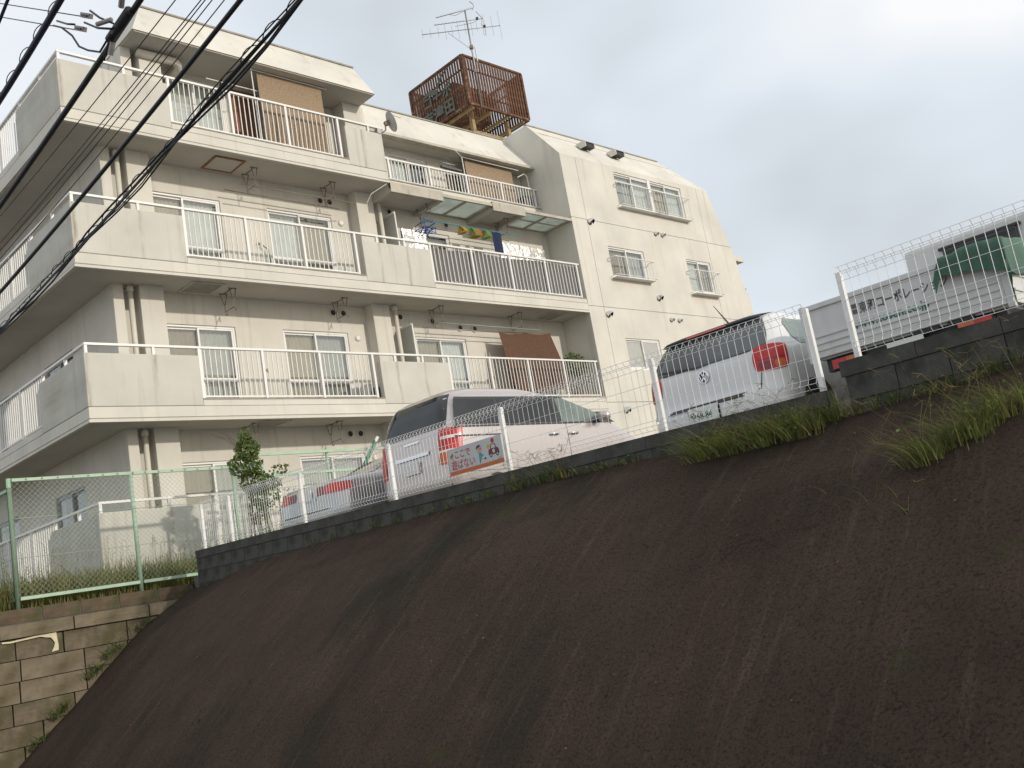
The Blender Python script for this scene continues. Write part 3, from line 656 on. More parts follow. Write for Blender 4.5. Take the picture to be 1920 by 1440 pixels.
# balconies on the slanting right side, seen past the tower's edge
MB().box(28.2, 29.75, 16.65, 20, 8.86, 9.06).build('side_canopy', M['wall'], bld, bevel=.01)
q = MB().box(28.6, 29.62, 16.65, 20, 6.0, 7.70).build('side_parapet', M['wall'], bld, bevel=.01); MB().box(28.95, 29.6, 16.70, 16.74, 7.85, 7.90).build('handrail', M['steel'], q); MB().box(29.5, 29.54, 16.70, 16.74, 7.70, 7.85).build('post', M['steel'], q)
MB().box(7.6, 29, 29.8, 30.05, .3, 12.4).build('wall', M['wall'], bld)
# ------------------------------------------------------------------ white mesh fences on the block wall
def mesh_fence(label, posts, ztop, y_lo, y_hi, X=7.06):
    root = thing('mesh_fence', (X, (y_lo + y_hi) / 2, ztop((y_lo + y_hi) / 2)), label, 'fence', 'white wire mesh fences on the block wall')
    H = .74
    for y in posts:
        z = ztop(y); MB().box(X - .022, X + .022, y - .022, y + .022, z, z + H - .06).build('post', M['fence'], root, bevel=.006)
    ends = sorted(posts)
    for a, b in zip(ends, ends[1:]):
        q = MB(); y = a + .012; nz = [.075, .105, .26, .42, .555]
        while y < b - .005:
            z = ztop(y) + .03
            prof = [(-.002, .0), (-.036, .042), (-.002, .085), (-.002, .585), (-.040, .638), (-.002, .690), (.036, .638), (.004, .590)]
            q.tube([(X - .034 + p_, y, z + h_) for p_, h_ in prof], .0031 if y > 7 else .0023, 4)
            y += .0605 if y > 7 else .072
        for p_, h_ in [(-.002, .003), (-.036, .042), (-.002, .088), (-.002, .25), (-.002, .42), (-.002, .575), (-.040, .638), (-.002, .690), (.036, .638)]:
            q.tube([(X - .034 + p_, a, ztop(a) + .03 + h_), (X - .034 + p_, b, ztop(b) + .03 + h_)], .0026 if a > 6 else .0020, 4)
        kind(q.build('wire_panel', M['fence'], root, fixn=False), 'stuff')
    return root
mesh_fence('long white mesh fence behind which the cars are parked', [13.9, 13.03, 11.06, 9.08, 7.10, 5.08, 3.52], wtop, 3.5, 13.9)
mesh_fence('short white mesh fence on the raised wall end before the truck', [3.18, 1.2, -.8, -2.8], lambda y: 1.062, -2.8, 3.2)

# playing-forbidden sign wired to the fence
SX = 6.985
sg = thing('warning_sign', (SX, 7.52, 1.02), 'grey sign with red Japanese lettering and a cartoon boy, wired to the white fence', 'sign')
z0s, z1s = 1.018, 1.312; ya, yb = 7.955, 7.085
MB().box(SX - .004, SX + .004, yb, ya, z0s, z1s).build('board', M['sgrey'], sg)
MB().box(SX - .0056, SX - .0046, yb + .004, ya - .004, z0s + .004, z0s + .044).build('orange_band', M['sor'], sg)
sf = lambda r_, u_, k=.0055: (SX - k, ya - r_, z0s + u_)
text('ここで', 'lettering', M['sred'], sg, .098, lambda r_, u_: sf(.105 + r_, .18 + u_), .92, .0015)
text('遊ばない', 'lettering', M['sred'], sg, .112, lambda r_, u_: sf(.04 + r_, .064 + u_), .88, .001)
def ell(cx, cy, a, b, m_, nm, k=.0055, n=20, a0=0, a1=360):
    MB().poly([sf(cx + a * math.cos(math.radians(a0 + (a1 - a0) * i / n)), cy + b * math.sin(math.radians(a0 + (a1 - a0) * i / n)), k) for i in range(n + (1 if a1 - a0 < 360 else 0))]).build(nm, M[m_], sg, fixn=False)
def pol(pts, m_, nm, k=.0055): MB().poly([sf(a, b, k) for a, b in pts]).build(nm, M[m_], sg, fixn=False)
pol([(.035, .215), (.085, .245), (.10, .215), (.05, .185)], 'brown', 'printed_signpost'); pol([(.070, .20), (.078, .20), (.086, .155), (.079, .155)], 'brown', 'printed_signpost')
ell(.515, .205, .040, .038, 'skin', 'printed_head'); ell(.512, .212, .042, .038, 'hair', 'printed_hair', .0058, 14, 35, 185); ell(.520, .204, .006, .008, 'hair', 'printed_eye', .0062, 8); ell(.540, .209, .006, .008, 'hair', 'printed_eye', .0062, 8)
pol([(.500, .168), (.535, .168), (.545, .12), (.520, .085), (.497, .09)], 'teal', 'printed_shirt'); pol([(.535, .160), (.545, .152), (.575, .128), (.562, .118), (.54, .13)], 'teal', 'printed_arm')
pol([(.500, .09), (.516, .09), (.513, .055), (.503, .055)], 'hair', 'printed_leg'); pol([(.520, .092), (.531, .10), (.585, .095), (.580, .083)], 'skin', 'printed_leg'); ell(.594, .092, .014, .011, 'hair', 'printed_shoe', .0058, 10)
ell(.735, .255, .026, .026, 'sred', 'printed_ball')
pol([(.655, .155), (.665, .172), (.80, .172), (.815, .15), (.818, .11), (.65, .11)], 'mar', 'printed_car'); pol([(.685, .172), (.70, .222), (.765, .222), (.785, .172)], 'mar', 'printed_car_roof'); pol([(.700, .175), (.709, .213), (.757, .213), (.771, .175)], 'sgrey', 'printed_car_window', .0059)
for x in (.685, .785): ell(x, .108, .021, .024, 'hair', 'printed_wheel', .0059, 12); ell(x, .108, .010, .012, 'sgrey', 'printed_wheel_hub', .0062, 10)
ell(.735, .145, .020, .022, 'sgrey', 'printed_lamp', .0059, 12); ell(.66, .205, .022, .026, 'yellow', 'printed_flash', .0055, 8)

# ------------------------------------------------------------------ cars (all point away to the right, rears at the fence)
class Car:
    """body as a stack of rounded outlines: rows of (z, rear x, front x, half width, rear radius, front radius)"""
    def __init__(s, root, X0, Yc, zg, rows): s.root = root; s.o = (X0, Yc, zg); s.rows = rows
    def at(s, z):
        r = s.rows
        if z <= r[0][0]: return r[0][1:]
        for a, b in zip(r, r[1:]):
            if a[0] <= z <= b[0]:
                t = (z - a[0]) / (b[0] - a[0]); return tuple(p + (q - p) * t for p, q in zip(a[1:], b[1:]))
        return r[-1][1:]
    def W(s, x, y, z): return (s.o[0] + x, s.o[1] + y, s.o[2] + z)
    def outline(s, z):
        xr, xf, w_, r, rf = s.at(z); r = min(r, w_ * .98); rf = min(rf, w_ * .98); P = []
        for i in range(4): P.append((xr, (w_ - r) * i / 4))
        for i in range(9): a = math.pi / 2 * i / 8; P.append((xr + r - r * math.cos(a), w_ - r + r * math.sin(a)))
        for i in range(1, 14): P.append((xr + r + (xf - rf - xr - r) * i / 14, w_))
        for i in range(9): a = math.pi / 2 * i / 8; P.append((xf - rf + rf * math.sin(a), w_ - rf + rf * math.cos(a)))
        for i in range(1, 5): P.append((xf, (w_ - rf) * (1 - i / 4)))
        return P + [(x, -y) for x, y in P[-2:0:-1]]
    def body(s, m_):
        zs = []
        for a, b in zip(s.rows, s.rows[1:]):
            k = max(1, int((b[0] - a[0]) / .05)); zs += [a[0] + (b[0] - a[0]) * i / k for i in range(k)]
        zs.append(s.rows[-1][0]); L_ = [[s.W(x, y, z) for x, y in s.outline(z)] for z in zs]; n = len(L_[0])
        q = MB(); q.add([p for r in L_ for p in r], [(i * n + k, i * n + (k + 1) % n, (i + 1) * n + (k + 1) % n, (i + 1) * n + k) for i in range(len(L_) - 1) for k in range(n)] + [tuple(range(n))[::-1], tuple(range((len(L_) - 1) * n, len(L_) * n))])
        return q.build('body', m_, s.root, smooth=True)
    def rear_x(s, y, z, e):
        xr, xf, w_, r, rf = s.at(z); d = abs(y) - (w_ - r)
        return xr - e if d <= 0 else xr + r - math.sqrt(max(r * r - d * d, 0)) - e
    def rear(s, pts, m_, nm, e=.006, parent=None, rd=.0, nu=8, nv=5, smooth=True):
        """quad given by its corners (y, z): lower left, lower right, upper right, upper left; rd rounds the corners"""
        G = []
        for j in range(nv + 1):
            row = []
            for i in range(nu + 1):
                u, v_ = 2 * i / nu - 1, 2 * j / nv - 1
                u2, v2 = u * math.sqrt(1 - rd * v_ * v_ / 2), v_ * math.sqrt(1 - rd * u * u / 2); a, b = (u2 + 1) / 2, (v2 + 1) / 2
                y = (pts[0][0] * (1 - a) + pts[1][0] * a) * (1 - b) + (pts[3][0] * (1 - a) + pts[2][0] * a) * b; z = (pts[0][1] * (1 - a) + pts[1][1] * a) * (1 - b) + (pts[3][1] * (1 - a) + pts[2][1] * a) * b
                row.append(s.W(s.rear_x(y, z, e), y, z))
            G.append(row)
        return MB().grid(G).build(nm, m_, parent or s.root, smooth=smooth, fixn=False)
    def side(s, pts, m_, nm, e=.006, sgn=-1, parent=None, nv=6):
        """polygon strip on the flank: list of (z, x0, x1)"""
        G = []
        for (za, a0, a1), (zb, b0, b1) in zip(pts, pts[1:]):
            for k in range(nv):
                t_ = k / nv; z = za + (zb - za) * t_; x0 = a0 + (b0 - a0) * t_; x1 = a1 + (b1 - a1) * t_; G.append((z, x0, x1))
        G.append(pts[-1])
        return MB().grid([[s.W(x0 + (x1 - x0) * i / 6, sgn * (s.at(z)[2] + e), z) for i in range(7)] for z, x0, x1 in G]).build(nm, m_, parent or s.root, smooth=True, fixn=False)
    def corner(s, s0, s1, z0, z1, m_, nm, sgn=-1, e=.008, rd=.5, parent=None):
        """patch that wraps a rear corner; s runs along the outline from the rear centre"""
        G = []
        for j in range(9):
            row = []
            for i in range(17):
                u, v_ = 2 * i / 16 - 1, 2 * j / 8 - 1; u2, v2 = u * math.sqrt(1 - rd * v_ * v_ / 2), v_ * math.sqrt(1 - rd * u * u / 2)
                t_ = s0 + (s1 - s0) * (u2 + 1) / 2; z = z0 + (z1 - z0) * (v2 + 1) / 2; xr, xf, w_, r, rf = s.at(z)
                if t_ < w_ - r: x, y = xr - e, t_
                elif t_ < w_ - r + r * math.pi / 2: a = (t_ - w_ + r) / r; x, y = xr + r - (r + e) * math.cos(a), w_ - r + (r + e) * math.sin(a)
                else: x, y = xr + r + t_ - (w_ - r) - r * math.pi / 2, w_ + e
                row.append(s.W(x, sgn * y, z))
            G.append(row)
        return MB().grid(G).build(nm, m_, parent or s.root, smooth=True, fixn=False)
    def wheel(s, x, sgn, r=.29):
        xr, xf, w_, _, _ = s.at(.35); y = sgn * w_; c = s.W(x, y - sgn * .10, r); n = 20
        MB().lathe([(r * 1.16, sgn * .085), (r * 1.16, sgn * .106), (r * .9, sgn * .108)], c, 'y', 24).build('wheel_arch', M['black'], s.root)
        t_ = MB().lathe([(r * .6, -.08), (r * .97, -.08), (r, -.05), (r, .08 + .03), (r * .95, .125 * 1), (r * .64, .125)] if sgn > 0 else [(r * .6, .08), (r * .97, .08), (r, .05), (r, -.11), (r * .95, -.125), (r * .64, -.125)], c, 'y', n).build('wheel', M['black'], s.root, smooth=True)
        q = MB().lathe([(r * .64, sgn * .120), (r * .60, sgn * .105), (r * .15, sgn * .10)], c, 'y', n)
        for k in range(7):
            a = 2 * math.pi * k / 7; d = Vector((math.cos(a), 0, math.sin(a))); cc = Vector(c) + Vector((0, sgn * .122, 0)); q.bar(cc + d * r * .1, cc + d * r * .6, .035, .02)
        q.build('rim', M['steel'], t_)
    def plate(s, y, z, w_=.33, h=.165, e=.02, txt=None):
        x = s.rear_x(y, z, e); q = MB().box(s.o[0] + x - .012, s.o[0] + x, s.o[1] + y - w_ / 2, s.o[1] + y + w_ / 2, s.o[2] + z - h / 2, s.o[2] + z + h / 2).build('number_plate', M['plate'], s.root, bevel=.004)
        if txt: text(txt, 'plate_number', M['ink'], q, h * .60, lambda a, b: (s.o[0] + x - .0135, s.o[1] + y + w_ / 2 - .015 - a, s.o[2] + z - h * .24 + b), .78, .002)
        return q

# pale silver van
vr = thing('minivan', (10.3, 10.12, .64), 'pale silver minivan with tinted rear windows between the sedan and the white hatchback', 'car', 'cars parked behind the fence')
V = Car(vr, 8.22, 10.12, .64, [(.18, .12, 4.2, .74, .25, .4), (.30, .03, 4.3, .79, .25, .5), (.55, .0, 4.32, .815, .25, .55), (.80, .01, 4.28, .825, .24, .55), (.95, .03, 4.18, .825, .23, .5), (1.06, .05, 3.98, .82, .22, .5), (1.14, .06, 3.72, .815, .22, .4), (1.24, .08, 3.40, .80, .22, .3), (1.36, .12, 3.12, .775, .22, .3), (1.50, .17, 2.80, .745, .22, .3), (1.64, .23, 2.42, .71, .24, .35), (1.72, .29, 2.12, .68, .26, .4), (1.77, .38, 1.9, .62, .3, .4), (1.80, .60, 1.6, .50, .3, .3), (1.815, .85, 1.3, .3, .2, .2)])
V.body(M['silverp'])
V.rear([(-.70, 1.25), (.70, 1.25), (.62, 1.705), (-.62, 1.705)], M['carglass'], 'rear_window', rd=.10, e=.007, nu=14, nv=10)
V.rear([(-.64, 1.24), (.64, 1.24), (.64, 1.268), (-.64, 1.268)], M['trim'], 'window_seal', e=.006)
V.side([(1.235, .16, 1.02), (1.60, .27, 1.02)], M['carglass'], 'side_window'); V.side([(1.23, 1.07, 2.20), (1.61, 1.05, 2.12)], M['carglass'], 'side_window'); V.side([(1.225, 2.27, 3.32), (1.40, 2.24, 2.98), (1.60, 2.20, 2.42)], M['cargl2'], 'side_window')
V.side([(1.222, 3.20, 3.42), (1.30, 3.10, 3.22)], M['trim'], 'window_corner', e=.009)
for a, b in ((1.0, 1.05), (2.14, 2.25)): V.side([(1.235, a, b + .02), (1.60, a, b)], M['trim'], 'door_pillar', e=.009)
V.side([(1.60, .28, 2.44), (1.635, .30, 2.36)], M['trim'], 'window_seal', e=.004); V.side([(1.200, .14, 3.46), (1.224, .15, 3.40)], M['trim'], 'belt_moulding', e=.007)
V.side([(1.075, .10, 1.05), (1.092, .10, 1.05)], M['trim'], 'slide_rail', e=.008)
for x in (1.06, 2.30): V.side([(.35, x, x + .008), (1.20, x + .02, x + .028)], M['trim'], 'door_gap', e=.003)
for x in (2.02, 2.44):
    q = MB().tube([V.W(x - .09, -.83, 1.045), V.W(x - .05, -.862, 1.05), V.W(x + .05, -.862, 1.05), V.W(x + .09, -.83, 1.045)], .016, 7).build('door_handle', M['chrome'], vr, smooth=True)
V.side([(.50, .30, 3.4), (.53, .30, 3.4)], M['silverp'], 'side_moulding', e=.012)
tl_ = V.corner(.565, .93, .93, 1.22, M['red'], 'tail_light', rd=.15); V.corner(.60, .92, .90, .93, M['clear'], 'reverse_lamp', rd=.1, parent=tl_); V.corner(.565, .93, .74, .90, M['amber'], 'turn_lamp', rd=.15, parent=tl_)
V.corner(.60, .91, 1.075, 1.115, M['clear'], 'lamp_stripe', rd=.1, e=.010, parent=tl_)
V.corner(.565, .93, .74, 1.22, M['red'], 'tail_light', sgn=1, rd=.15)
V.rear([(-.36, .93), (.36, .93), (.36, .985), (-.36, .985)], M['chrome'], 'plate_trim', e=.02); V.plate(0, .80)
q = MB()
for s_ in (-1, 1):
    c = V.W(3.05, s_ * .95, 1.27); P = []
    MB().lathe([(.02, -.11), (.065, -.09), (.082, -.03), (.085, .04), (.06, .09), (.02, .10)], c, 'y', 12).build('mirror', M['silverp'], vr, smooth=True)
    MB().bar(V.W(3.08, s_ * .78, 1.22), V.W(3.07, s_ * .90, 1.25), .05, .04).build('mirror_arm', M['trim'], vr)
V.corner(0, 0, 0, 0, M['clear'], 'x') if False else None
q = MB().lathe([(.0, -.13), (.07, -.10), (.095, 0), (.07, .10), (0, .13)], V.W(4.06, -.62, .86), 'x', 14).build('headlight', M['clear'], vr, smooth=True)
for x in (.78, 3.45): V.wheel(x, -1); V.wheel(x, 1)
V.rear([(-.70, .30), (.70, .30), (.70, .36), (-.70, .36)], M['trim'], 'bumper_gap', e=.004)

for y in (-.70, .70): V.rear([(y - .004, .42), (y + .004, .42), (y + .004, 1.24), (y - .004, 1.24)], M['trim'], 'hatch_gap', e=.003, nu=1)
V.rear([(-.16, 1.13), (.16, 1.13), (.16, 1.16), (-.16, 1.16)], M['chrome'], 'hatch_trim', e=.012)
V.side([(.60, .16, 3.9), (.606, .16, 3.9)], M['trim'], 'sill_gap', e=.003)
# silver sedan
sr = thing('sedan', (10, 12.27, .62), 'silver sedan with a wide red tail light at the far end of the fence', 'car', 'cars parked behind the fence')
D = Car(sr, 7.86, 12.27, .60, [(.20, .12, 4.4, .78, .25, .3), (.32, .02, 4.5, .84, .25, .4), (.55, 0, 4.52, .86, .24, .45), (.80, .03, 4.45, .865, .24, .45), (.94, .07, 4.2, .855, .24, .45), (1.0, .14, 3.9, .84, .25, .4), (1.03, .40, 3.5, .82, .3, .4), (1.06, .86, 3.2, .79, .3, .4), (1.12, 1.02, 3.05, .75, .25, .3), (1.25, 1.28, 2.8, .70, .22, .3), (1.38, 1.60, 2.5, .63, .22, .3), (1.43, 1.85, 2.3, .55, .22, .3), (1.45, 2.0, 2.2, .35, .1, .1)])
D.body(M['silvers'])
for sg_ in (-1, 1):
    t_ = D.corner(.46, .97, .80, .94, M['red'], 'tail_light', sgn=sg_, rd=.25); D.corner(.28, .45, .805, .935, M['redd'], 'boot_lamp', sgn=sg_, rd=.1, parent=t_)
D.rear([(-.27, .74), (.27, .74), (.27, .97), (-.27, .97)], M['silvers'], 'boot_panel', e=.004); D.plate(0, .84)
D.rear([(-.50, 1.10), (.50, 1.10), (.50, 1.37), (-.50, 1.37)], M['carglass'], 'rear_window', rd=.1, e=.01)
D.side([(1.09, 1.25, 2.98), (1.37, 1.66, 2.5)], M['carglass'], 'side_window'); D.side([(1.07, 1.2, 3.1), (1.088, 1.2, 3.05)], M['trim'], 'belt_moulding', e=.008)
D.side([(.60, .35, 4.2), (.625, .35, 4.2)], M['silvers'], 'side_moulding', e=.014); D.rear([(-.8, .58), (.8, .58), (.8, .60), (-.8, .60)], M['trim'], 'bumper_gap', e=.003)
q = MB().tube([D.W(.35, .45, .24), D.W(-.02, .45, .22)], .03, 10).build('exhaust_pipe', M['steel'], sr)
for x in (.85, 3.5): D.wheel(x, -1); D.wheel(x, 1)

# white hatchback
hr_ = thing('hatchback', (10, 5.3, .6), 'white hatchback with round badge and red tail lights behind the tall weeds', 'car', 'cars parked behind the fence')
H = Car(hr_, 8.16, 5.30, .60, [(.18, .14, 3.7, .70, .28, .4), (.28, .04, 3.8, .78, .30, .5), (.42, .0, 3.82, .815, .32, .55), (.58, .0, 3.82, .825, .32, .55), (.64, .045, 3.8, .825, .30, .5), (.80, .06, 3.75, .83, .30, .5), (.93, .075, 3.5, .825, .28, .5), (1.0, .095, 3.1, .81, .26, .4), (1.06, .12, 2.9, .79, .25, .3), (1.16, .18, 2.7, .755, .24, .3), (1.28, .26, 2.45, .71, .23, .3), (1.36, .33, 2.25, .67, .24, .3), (1.41, .42, 2.05, .61, .26, .3), (1.44, .62, 1.8, .50, .25, .3), (1.455, .85, 1.5, .3, .2, .2)])
H.body(M['whitep'])
H.rear([(-.72, 1.0), (.72, 1.0), (.62, 1.335), (-.62, 1.335)], M['hatchgl'], 'rear_window', rd=.14, e=.008, nu=14, nv=8)
H.rear([(-.66, .995), (.66, .995), (.66, 1.03), (-.66, 1.03)], M['trim'], 'window_seal', e=.007)
G = [[Vector(H.W(H.rear_x(y, zz, ee), y, zz)) for y in [-.60 + 1.2 * k / 16 for k in range(17)]] for zz, ee in ((1.335, .008), (1.338, .075), (1.365, .085), (1.40, .03), (1.408, .0))]
sp_ = MB().grid(G).build('roof_spoiler', M['trim'], hr_, smooth=True, fixn=False); H.rear([(-.25, 1.342), (.25, 1.342), (.24, 1.36), (-.24, 1.36)], M['red'], 'brake_light', e=.088, parent=sp_, nu=10)
for sg_ in (-1, 1):
    t_ = H.corner(.555, .915, .765, 1.025, M['red'], 'tail_light', sgn=sg_, rd=.42)
    H.corner(.60, .74, .785, .86, M['redd'], 'lamp_segment', sgn=sg_, rd=.6, e=.0105, parent=t_); H.corner(.76, .87, .785, .86, M['amber'], 'lamp_segment', sgn=sg_, rd=.6, e=.0105, parent=t_); H.corner(.60, .88, .875, .885, M['redd'], 'lamp_line', sgn=sg_, rd=.1, e=.0105, parent=t_)
H.side([(1.03, .62, 1.15), (1.10, .50, 1.15), (1.25, .48, 1.12), (1.31, .55, 1.1)], M['cargl2'], 'side_window'); H.side([(1.03, 1.2, 2.75), (1.31, 1.17, 2.3)], M['cargl2'], 'side_window'); H.side([(1.03, 1.14, 1.21), (1.31, 1.1, 1.18)], M['trim'], 'door_pillar', e=.009)
H.rear([(-.13, .405), (.25, .405), (.25, .60), (-.13, .60)], M['trim'], 'plate_recess', e=.006)
H.plate(.06, .50, .35, .17, txt='や68-84', e=.014)
H.rear([(-.42, .57), (.50, .57), (.47, .60), (-.40, .60)], M['trim'], 'plate_recess', e=.004); H.rear([(-.8, .60), (.8, .60), (.8, .612), (-.8, .612)], M['trim'], 'bumper_gap', e=.003)
bx, by, bz = H.rear_x(.02, .875, .016), .02, .875
q = MB(); n = 24; ring = [H.W(bx, by + .058 * math.cos(2 * math.pi * k / n), bz + .058 * math.sin(2 * math.pi * k / n)) for k in range(n)]
q.tube(ring, .007, 6, closed=True)
for a, b in (((-.020, .052), (.0, .005)), ((.020, .052), (.0, .005)), ((-.045, .034), (-.022, -.046)), ((-.022, -.046), (0, .002)), ((0, .002), (.022, -.046)), ((.022, -.046), (.045, .034))):
    q.bar(H.W(bx, by + a[0], bz + a[1]), H.W(bx, by + b[0], bz + b[1]), .010, .010)
bd = q.build('round_badge', M['chrome'], hr_); MB().lathe([(.054, .006), (.05, .001)], H.W(bx, by, bz), 'x', 20).build('badge_disc', M['trim'], bd)
H.side([(.20, .30, .34), (.20, .3, .3)], M['trim'], 'x') if False else None
MB().tube([H.W(.75, .0, 1.44), H.W(.52, .02, 1.66)], [.012, .003], 6).build('aerial', M['trim'], hr_)
for x in (.72, 3.05): H.wheel(x, -1, .28); H.wheel(x, 1, .28)
H.side([(.30, .50, .96), (.42, .42, 1.03), (.56, .46, 1.0), (.66, .58, .88)], M['black'], 'wheel_well', e=.003)
c = H.W(2.4, -.90, 1.05); MB().lathe([(.02, -.07), (.07, -.05), (.085, 0), (.07, .04), (.02, .06)], c, 'x', 12).build('mirror', M['whitep'], hr_, smooth=True); MB().bar(H.W(2.42, -.74, 1.02), H.W(2.41, -.86, 1.04), .05, .04).build('mirror_arm', M['trim'], hr_)

for y in (-.60, .60): H.rear([(y - .004, .62), (y + .004, .62), (y * 1.1 + .004, 1.0), (y * 1.1 - .004, 1.0)], M['trim'], 'hatch_gap', e=.003, nu=1)
H.rear([(-.07, .985), (.13, .985), (.60, 1.05), (.58, 1.06)], M['trim'], 'wiper', e=.016)
# flat-bed truck seen from behind
TX, T0, T1, TG = 8.28, 2.42, 4.13, .60
tk = thing('flatbed_truck', (10.5, 3.28, .60), 'white flatbed truck with lettered tailgate beside the white hatchback', 'truck')
bed = MB().box(TX + .05, 11.25, T0 + .02, T1 - .02, TG + .72, TG + .78).build('bed', M['truckw'], tk)
tg = MB().box(TX, TX + .045, T0, T1, TG + .735, TG + 1.235).build('tailgate', M['truckw'], tk, bevel=.01)
MB().box(TX - .022, TX - .001, T0 + .0, T1, TG + 1.19, TG + 1.238).build('gate_rim', M['truckw'], tg, bevel=.006)
for z in (.80, .86, .925): MB().box(TX - .012, TX - .001, T0 + .03, T1 - .03, TG + z, TG + z + .018).build('gate_rib', M['truckw'], tg)
for y in (T0 - .05, T1 + .002): MB().box(TX + .05, 11.2, y, y + .045, TG + .74, TG + 1.22).build('side_gate', M['truckw'], tk, bevel=.008)
for k in range(3):
    for y in (T0 - .062,): MB().box(TX + .08, 11.1, y, y + .011, TG + .84 + .13 * k, TG + .86 + .13 * k).build('side_rib', M['truckw'], tk)
for x, y in ((TX + .02, T0 - .03), (TX + .02, T1 + .03)): MB().box(x - .03, x + .03, y - .03, y + .03, TG + .70, TG + 1.25).build('gate_post', M['truckw'], tk, bevel=.008)
fr = MB().box(TX + .10, TX + .18, T0 + .05, T1 - .05, TG + .60, TG + .72); fr.box(TX + .18, 12.8, 3.0, 3.12, TG + .45, TG + .62); fr.box(TX + .18, 12.8, 3.45, 3.57, TG + .45, TG + .62); fr.build('chassis', M['trim'], tk)
for y in (T0 + .14, T1 - .42):
    q = MB().box(TX + .04, TX + .10, y, y + .30, TG + .60, TG + .70).build('tail_lamp', M['trim'], tk)
    a, b = (('red', 'amber') if y < 3 else ('amber', 'red'))
    MB().box(TX + .028, TX + .041, y + .012, y + .15, TG + .608, TG + .692).build('lens', M['red' if y < 3 else 'amber'], q); MB().box(TX + .028, TX + .041, y + .153, y + .288, TG + .608, TG + .692).build('lens', M['amber' if y < 3 else 'red'], q)
for y in (3.0, 3.3): MB().box(TX + .02, TX + .06, y - .30, y - .08, TG + .70, TG + .73).build('gap_shadow_strip', M['trim'], tk)  # dark strips draw in the shadowed gaps below the tailgate
q = MB().box(TX + .02, TX + .035, 3.14, 3.47, TG + .535, TG + .70).build('number_plate', M['plate'], tk, bevel=.004)
tf = lambda a, b: (TX - .003, T1 - a, TG + b)
text('東和コーポレーション', 'lettering', M['tgrey'], tg, .108, lambda a, b: tf(.51 + a, 1.035 + b), .74, .002); text('www.tosen.co.jp', 'lettering', M['tgreen'], tg, .108, lambda a, b: tf(.40 + a, .90 + b), .98, .002)
q = MB()
for a in (.38, .445):
    for z in (1.035, 1.085): q.box(TX - .004, TX - .002, T1 - a - .05, T1 - a, TG + z, TG + z + .04)
q.build('seal_mark', M['tgrey'], tg)
cab = MB().hexa([(11.35, T0 + .02, TG + .55), (13.0, T0 + .02, TG + .35), (13.0, T1 + .18, TG + .35), (11.35, T1 + .18, TG + .55)], [(11.37, T0 + .06, TG + 2.18), (12.6, T0 + .08, TG + 2.18), (12.6, T1 + .14, TG + 2.18), (11.37, T1 + .17, TG + 2.18)]).build('cab', M['truckw'], tk, bevel=.05)
MB().box(11.315, 11.375, 3.02, 3.84, TG + 1.76, TG + 2.04).build('rear_window', M['carglass'], tk, bevel=.02)
for a, b, c_, d in ((2.98, 3.88, 1.73, 1.76), (2.98, 3.88, 2.04, 2.07)): MB().box(11.32, 11.38, a, b, TG + c_, TG + d).build('window_seal', M['trim'], tk)
for y in (T0 + .02, T1 + .02): MB().box(11.22, 11.27, y - .02, y + .03, TG + .74, TG + 1.9).build('headboard_post', M['truckw'], tk)
for x, y in ((9.1, T0 + .18), (9.1, T1 - .18), (12.2, T0 + .15), (12.2, T1 - .10)): MB().lathe([(.14, -.1), (.30, -.1), (.32, -.06), (.32, .06), (.30, .1), (.14, .1)], (x, y, TG + .32), 'y', 20).build('wheel', M['black'], tk, smooth=True)
# green tarpaulin heaped in the bed and hanging over the right end of the tailgate
G = []
for i in range(34):
    row = []
    for j in range(34):
        u, v_ = max(0, (i - 6) / 27), max(0, (j - 5) / 28); x = 8.21 + 2.4 * u; y = 2.32 + (.58 + .40 * min(1, u * 2)) * v_
        e_ = max(0, math.sin(math.pi * min(1, u * .95 + .05))) ** .7 * max(0, math.sin(math.pi * min(1, v_ * .93 + .07))) ** .6
        top = TG + 1.255 + .13 * e_ * (.85 + .15 * math.sin(u * 6 + v_ * 5)) - max(0, v_ - .9) * 1.5
        hang = max(0, 6 - i) * .048 * (1 - .5 * v_) + max(0, 5 - j) * .06
        row.append((x - (.03 if i < 6 else 0) + .012 * math.sin(j * 1.1) * (i < 6), y + .014 * math.sin(i * .9) * (j < 5), top - hang + .03 * mn.noise(Vector((x * 3.2, y * 3.2, 0))) + .02 * mn.noise(Vector((x * 9, y * 9, 2)))))
    G.append(row)
tp = tag(MB().grid(G).build('tarpaulin', M['tarp'], origin=(9.4, 2.95, TG + .785), smooth=True, fixn=False), 'dark green tarpaulin heaped over a load in the truck bed', 'tarpaulin')
